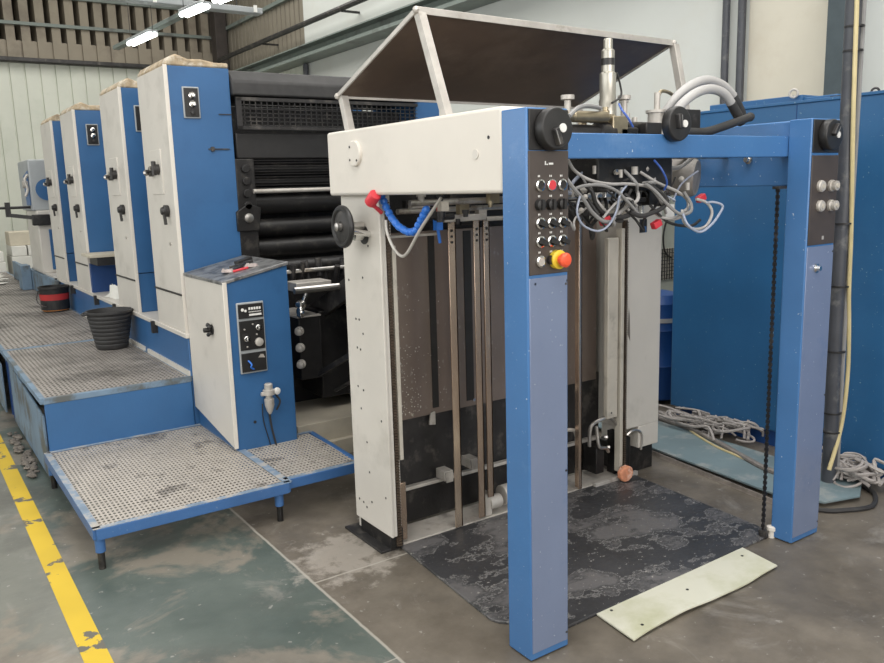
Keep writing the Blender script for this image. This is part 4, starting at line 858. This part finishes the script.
single('black_edging', MB().tube([(1.87, .30, .010), (1.93, .12, .010), (2.02, .05, .010), (2.16, .0, .010), (2.32, .07, .010), (2.38, .16, .01)], .012, 8), RUB, 'black edging strip curling round the front of the blue-grey board', 'edging')
single('floor_pipe', MB().tube([(2.4879, 1.7739, 0.0500), (2.4580, 1.5302, 0.0400), (2.4232, 1.2992, 0.0400), (2.3431, 1.0487, 0.0400), (2.2409, 0.8001, 0.0400), (2.1477, 0.5575, 0.0400), (2.1437, 0.3677, 0.0400)], .017, 10, 4), mat('grimy_pipe', (.20, .18, .165), .5, var=.3, scale=12), 'dull grey pipe running along the blue-grey floor board', 'pipe')
single('tan_cord', MB().tube([(2.5389, 1.5067, 0.0300), (2.3763, 1.2227, 0.0350), (2.2779, 0.9987, 0.0350), (2.2316, 0.8264, 0.0350), (2.1828, 0.6492, 0.0350)], .0075, 8, 4), YHOSE, 'thin tan cord lying beside the floor pipe', 'cord')
def heap(lab, cx, cy, sx, sy, h, seed, n=16, rr=.0075):
    random.seed(seed); mb = MB()
    for i in range(n):
        a0 = random.uniform(0, 6.28); ox, oy = random.uniform(-.55, .55) * sx, random.uniform(-.55, .55) * sy; rx, ry = random.uniform(.2, .55) * sx, random.uniform(.2, .5) * sy; pts = []; z0 = random.random() * h
        for k in range(random.randint(6, 14)):
            a = a0 + k * .55; g = 1 + .12 * math.sin(k * 1.3 + i)
            pts.append((cx + ox + rx * g * math.cos(a), cy + oy + ry * g * math.sin(a), .036 + rr + z0 + .015 * math.sin(k * .9 + i)))
        pts.append((pts[-1][0] + random.uniform(-.08, .08), pts[-1][1] + random.uniform(-.12, .12), .04 + rr))
        mb.tube(pts, rr * random.uniform(.7, 1.2), 6, 4)
    o = single('cable_heap', mb, CABLE, lab, 'cables', at=(cx, cy, .03)); o['kind'] = 'stuff'; return o
heap('tangled pale cables heaped under the cabinet behind the far post', 2.52, 1.25, .16, .42, .08, 4, 26)
heap('tangled pale cables heaped at the foot of the right-hand blue cabinet', 2.40, .26, .17, .26, .09, 9, 30, .0085)

# ------------------------------------------------------------------ blue cabinets
def cabinet(name_l, y0, y1, x0, x1, z0, z1, seam=None):
    r = thing('blue_cabinet', name_l, 'cabinet', ((x0 + x1) / 2, (y0 + y1) / 2, 0), 'blue cabinets along the right')
    obj('body', MB().box(x0, x1, y0, y1, z0, z1), BLUEC, r, .008)
    obj('top_flange', MB().box(x0 - .008, x1, y0, y1, z1 - .004, z1 + .012), BLUEC, r, .002)
    obj('toe_base', MB().box(x0 + .03, x1, y0 + .03, y1 - .03, 0, z0), BLUED, r)
    return r
r = cabinet('large blue cabinet standing behind the far blue post, lifting ring on top', .50, 1.61, 2.60, 3.5, .10, 1.995)
obj('door_seam', MB().box(2.598, 2.60, .775, .779, .12, 1.985), BLUED, r)
obj('lid', MB().box(2.68, 3.1, .80, 1.42, 2.007, 2.045).box(2.70, 3.1, .60, .84, 2.007, 2.03), BLUEC, r, .004)
obj('lifting_ring', MB().torus((2.66, .84, 2.055), (1, .3, 0), .022, .007, 20, 8), STEELP, r); obj('sheet_scrap', MB().box(2.62, 2.72, .50, .60, 2.007, 2.014), BLACK, r)
r = cabinet('right-hand blue cabinet cut off by the photo edge', -1.6, .435, 2.555, 3.4, .06, 1.995)
obj('lifting_ring', MB().torus((2.66, .38, 2.015), (1, .3, 0), .018, .006, 20, 8), DARK, r)
# barrel and housing on the drive side
r = thing('blue_barrel', 'dark blue drum half hidden between far cream column and cabinet', 'drum', (2.95, 2.02, 0))
obj('drum', MB().lathe((2.95, 2.02, 0.03), (0, 0, 1), [(.17, 0), (.18, .01), (.18, .24), (.186, .25), (.18, .26), (.18, .50), (.186, .51), (.18, .52), (.18, .70), (.14, .76), (.06, .78)], 32), BLUED, r)
obj('band', MB().lathe((2.95, 2.02, .60), (0, 0, 1), [(.187, 0), (.187, .03)], 32), STEELP, r)
r = thing('drive_housing', 'grey-green drive housing with wire mesh seen past the far column', 'housing', (3.9, 2.9, 0))
obj('body', MB().box(3.2, 4.6, 2.6, 3.2, 0, 1.50), mat('grey_green_enamel', (.40, .42, .37), .5, var=.1), r, .01)
g = MB()
for k in range(40): g.box(3.3 + k * .03, 3.305 + k * .03, 2.585, 2.59, .78, 1.04)
for k in range(9): g.box(3.3, 4.5, 2.58, 2.585, .79 + k * .03, .795 + k * .03)
obj('mesh_guard', g, BLACK, r); obj('mesh_back', MB().box(3.3, 4.5, 2.592, 2.598, .78, 1.04), CREAMD, r)
obj('cable', MB().tube([(3.72, 2.57, 1.35), (3.66, 2.57, 1.28), (3.62, 2.57, 1.15), (3.64, 2.57, 1.02), (3.72, 2.57, .96)], .008, 6), BLACK, r)
# vertical trunking with the yellow hose
xt, yt = 2.25, .285
r = thing('cable_trunking', 'dark vertical cable trunking rising past the right-hand blue cabinet', 'trunking', (xt, yt, 0))
obj('trunk', MB().tube([(xt + .015, yt - .0, .03), (xt, yt - .01, .3), (xt, yt, .8), (xt, yt, 2.0), (xt, yt + .02, 4.2), (xt, yt + .02, ZC - .02)], .036, 16, 3), DPIPE, r)
obj('side_conduit', MB().tube([(xt + .04, yt - .03, .05), (xt + .03, yt - .03, .8), (xt + .03, yt - .03, 2.2), (xt + .03, yt - .02, ZC - .02)], .012, 8, 3), GPIPE, r)
for z in (2.60, 2.28, 2.17, 1.36, 1.05, .72, .40, .30): obj('strap', MB().lathe((xt + .004, yt - .005, z), (0, 0, 1), [(.046, 0), (.046, .008)], 18), BLACK, r)
single('yellow_hose', MB().tube([(2.1880, 0.2400, 0.1207), (2.2552, 0.2400, 0.2662), (2.2945, 0.2400, 0.4176), (2.3090, 0.2400, 0.6247), (2.2954, 0.2400, 0.8324), (2.2730, 0.2400, 1.0365), (2.2637, 0.2400, 1.2838), (2.2457, 0.2400, 1.5254), (2.2231, 0.2400, 1.8069), (2.2046, 0.2400, 2.1247), (2.1917, 0.2400, 2.3887), (2.1709, 0.2400, 2.6442)], .0105, 8, 4), YHOSE,
       'translucent yellow hose strapped along the dark vertical trunking', 'hose')

# ------------------------------------------------------------------ bucket, tin, delivery, paper
bc = (-.365, 4.28, .5)
r = thing('black_bucket', 'black ribbed rubber bucket standing on the raised walkway', 'bucket', (bc[0], bc[1], .502))
o = Vector((bc[0], bc[1], .502))
prof = [(.130, 0), (.140, .01)]
for k in range(8): z = .02 + k * .030; R = .142 + k * .0068; prof += [(R, z), (R + .003, z + .010), (R + .003, z + .018), (R, z + .022)]
prof += [(.198, .265), (.206, .27), (.206, .285), (.190, .285), (.130, .015), (.001, .012)]
prof = [(a * .80, b * .98) for a, b in prof]
obj('body', MB().lathe(o, (0, 0, 1), prof, 40), RUB, r)
for sx in (-1, 1): obj('handle', MB().tube([o + Vector((sx * .158, -.04, .27)), o + Vector((sx * .182, -.03, .262)), o + Vector((sx * .182, .03, .262)), o + Vector((sx * .158, .04, .27))], .008, 8), RUB, r)
tc = (-.355, 6.75, .5)
r = thing('ink_pail', 'black ink pail with red and orange label standing behind the bucket', 'pail', (tc[0], tc[1], .502)); o = Vector((tc[0], tc[1], .502))
obj('body', MB().lathe(o, (0, 0, 1), [(.115, 0), (.136, .22), (.143, .225), (.143, .245), (.132, .245), (.13, .02), (.001, .018)], 32), BLACK, r)
obj('red_band', MB().lathe(o + Vector((0, 0, .075)), (0, 0, 1), [(.1270, 0), (.1365, .10)], 32, caps=False), REDG, r)
obj('orange_band', MB().lathe(o + Vector((0, 0, .012)), (0, 0, 1), [(.1210, 0), (.1250, .040)], 32, caps=False), ORG, r)
obj('cream_band', MB().lathe(o + Vector((0, 0, .054)), (0, 0, 1), [(.1248, 0), (.1268, .018)], 32, caps=False), CARD, r)
obj('handle', MB().tube([o + Vector((-.14, 0, .21)), o + Vector((-.165, -.03, .13)), o + Vector((-.145, -.08, .08)), o + Vector((-.10, -.11, .06))], .006, 6), DARK, r)

r = thing('delivery_unit', 'pale grey delivery unit with blue window beyond the last printing unit', 'delivery unit', (0, 8.4, .76))
obj('upper_body', MB().box(-.27, 1.7, 8.15, 8.95, 1.46, 2.02), GREYB, r, .015)
obj('window', MB().lathe((-.10, 8.145, 1.69), (0, -1, 0), [(.12, 0), (.12, .01)], 24), BLUEU, r)
obj('side_window', MB().prism([(-.272, 8.2, 1.52), (-.272, 8.5, 1.52), (-.272, 8.55, 1.85), (-.272, 8.2, 1.9)], (-.006, 0, 0)), BLUE, r, .003)
obj('lower_body', MB().box(-.24, 1.7, 8.1, 8.9, .765, 1.46), CREAM, r, .01)
obj('roller_band', MB().box(-.30, -.12, 8.02, 8.1, 1.30, 1.42), BLACKM, r, .01)
obj('blue_door', MB().box(-.14, .08, 8.085, 8.1, .80, 1.25), BLUEU, r, .003)
k = obj('crank', MB().cyl((-.27, 8.3, 1.50), (-.78, 8.3, 1.50), .016, n=10).bar((-.50, 8.3, 1.56), (-.50, 8.3, 1.40), .05).bar((-.50, 8.3, 1.42), (-.24, 8.2, 1.38), .04), BLACK, r)
obj('lever', MB().tube([(-.272, 8.2, 1.86), (-.31, 8.2, 1.80), (-.29, 8.2, 1.70), (-.32, 8.2, 1.62)], .015, 8).cyl((-.272, 8.25, 1.75), (-.33, 8.25, 1.75), .04, n=12), STEELP, r)
r = thing('grey_guard', 'faded blue-grey guard plate with upright beyond the ink pail', 'guard', (-.25, 9, .5)); obj('plate', MB().box(-.25, -.215, 7.3, 10.8, .505, .745), BLUEG, r, .003); obj('upright', MB().box(-.36, -.255, 9.0, 9.3, .505, .80), BLUEG, r, .004)
# far pallets of paper
random.seed(14); k = 0
single('beige_carton', MB().box(-.09, .36, 12.3, 12.8, .874, 1.09), CARD, 'long beige carton lying on top of the white paper stacks at the far left', 'carton', .01)
def pack(x, y, w, h, lab):
    r = thing('paper_stack', lab, 'paper stack', (x, y, 0), 'paper stacks at the far left')
    obj('stack', MB().box(x - w / 2, x + w / 2, y - .35, y + .35, .12, h - .16).box(x - w / 2 + .01, x - .01, y - .34, y + .34, h - .155, h).box(x + .01, x + w / 2 - .015, y - .345, y + .33, h - .155, h), PAPER, r, .008)
    obj('pallet', MB().box(x - w / 2, x + w / 2, y - .35, y + .35, .08, .12).box(x - w / 2, x - w / 2 + .1, y - .35, y + .35, 0, .08).box(x + w / 2 - .1, x + w / 2, y - .35, y + .35, 0, .08), CARD, r)
for (x, y, w, h, lab) in ((.135, 12.55, .46, .872, 'white paper stack directly beneath the beige carton'), (-.40, 12.55, .42, .80, 'low white paper stack at the far left edge, in front of a taller one'),
                        (-.38, 13.5, .46, 1.04, 'tall white paper stack at the far left edge, behind the lower one'), (.60, 13.5, .46, 1.10, 'tall white paper stack right of the carton, by the delivery unit')):
    pack(x, y, w, h, lab)
mb = MB()
for i in range(70):
    x, y = random.uniform(-.9, -.45), random.uniform(9.8, 11.9); a = random.uniform(0, 3); z = .502 + i * .0012
    mb.obox((x, y, z), (.11 * math.cos(a), .11 * math.sin(a), 0), (-.08 * math.sin(a), .08 * math.cos(a), 0), (0, 0, .0005))
o = single('paper_scraps', mb, PAPER, 'loose white sheets strewn over the far end of the walkway', 'paper'); o['kind'] = 'stuff'

# ------------------------------------------------------------------ light
w = bpy.data.worlds.new('hall_air'); w.use_nodes = True; bpy.context.scene.world = w
w.node_tree.nodes['Background'].inputs[0].default_value = (.92, .95, 1, 1); w.node_tree.nodes['Background'].inputs[1].default_value = .2
area('overhead_fill', (-1.6, -1.2, 6.4), (0, 0, 0), 4.0, 5.0, 360, (1, .98, .95))  # unseen overhead fill lamp, added below the closed roof
area('overhead_fill', (2.6, 1.5, 6.4), (0, 0, 0), 2.4, 7.0, 230, (1, .98, .95))  # second added overhead fill, over the drive side and right wall
area('overhead_fill', (1.5, 10, 6.4), (0, 0, 0), 5.0, 8.0, 420, (1, .98, .93))  # third added overhead fill, brightening the far end of the hall
area('wall_fill', (-4.8, 3.0, 3.0), (0, math.radians(-90), 0), 2.6, 13.0, 235, (.97, .98, 1))  # unseen fill lamp added along the windowless left wall, for the cream sides
area('wall_fill', (-.5, -5.8, 3.0), (math.radians(90), 0, 0), 6.0, 2.8, 290, (1, .96, .94))  # unseen fill lamp added behind the camera, brightening the post fronts

# ------------------------------------------------------------------ camera
cam = bpy.data.cameras.new('camera'); co = bpy.data.objects.new('camera', cam); C.objects.link(co)
f_, yaw, pitch, roll = (809.0021, 0.592700, 0.177628, -0.029064)
fw = Vector((math.sin(yaw) * math.cos(pitch), math.cos(yaw) * math.cos(pitch), -math.sin(pitch)))
rv = Vector((math.cos(yaw), -math.sin(yaw), 0)); uv = rv.cross(fw)
r2 = math.cos(roll) * rv + math.sin(roll) * uv; u2 = -math.sin(roll) * rv + math.cos(roll) * uv
M = Matrix((r2, u2, -fw)).transposed().to_4x4(); M.translation = Vector((-1.6215, -1.9242, 1.6)); co.matrix_world = M
cam.sensor_width = 36; cam.lens = f_ * 36 / 884; cam.clip_end = 100
sc = bpy.context.scene; sc.camera = co
sc.view_settings.view_transform = 'Standard'; sc.view_settings.look = 'None'; sc.view_settings.exposure = -0.12; sc.view_settings.gamma = 1
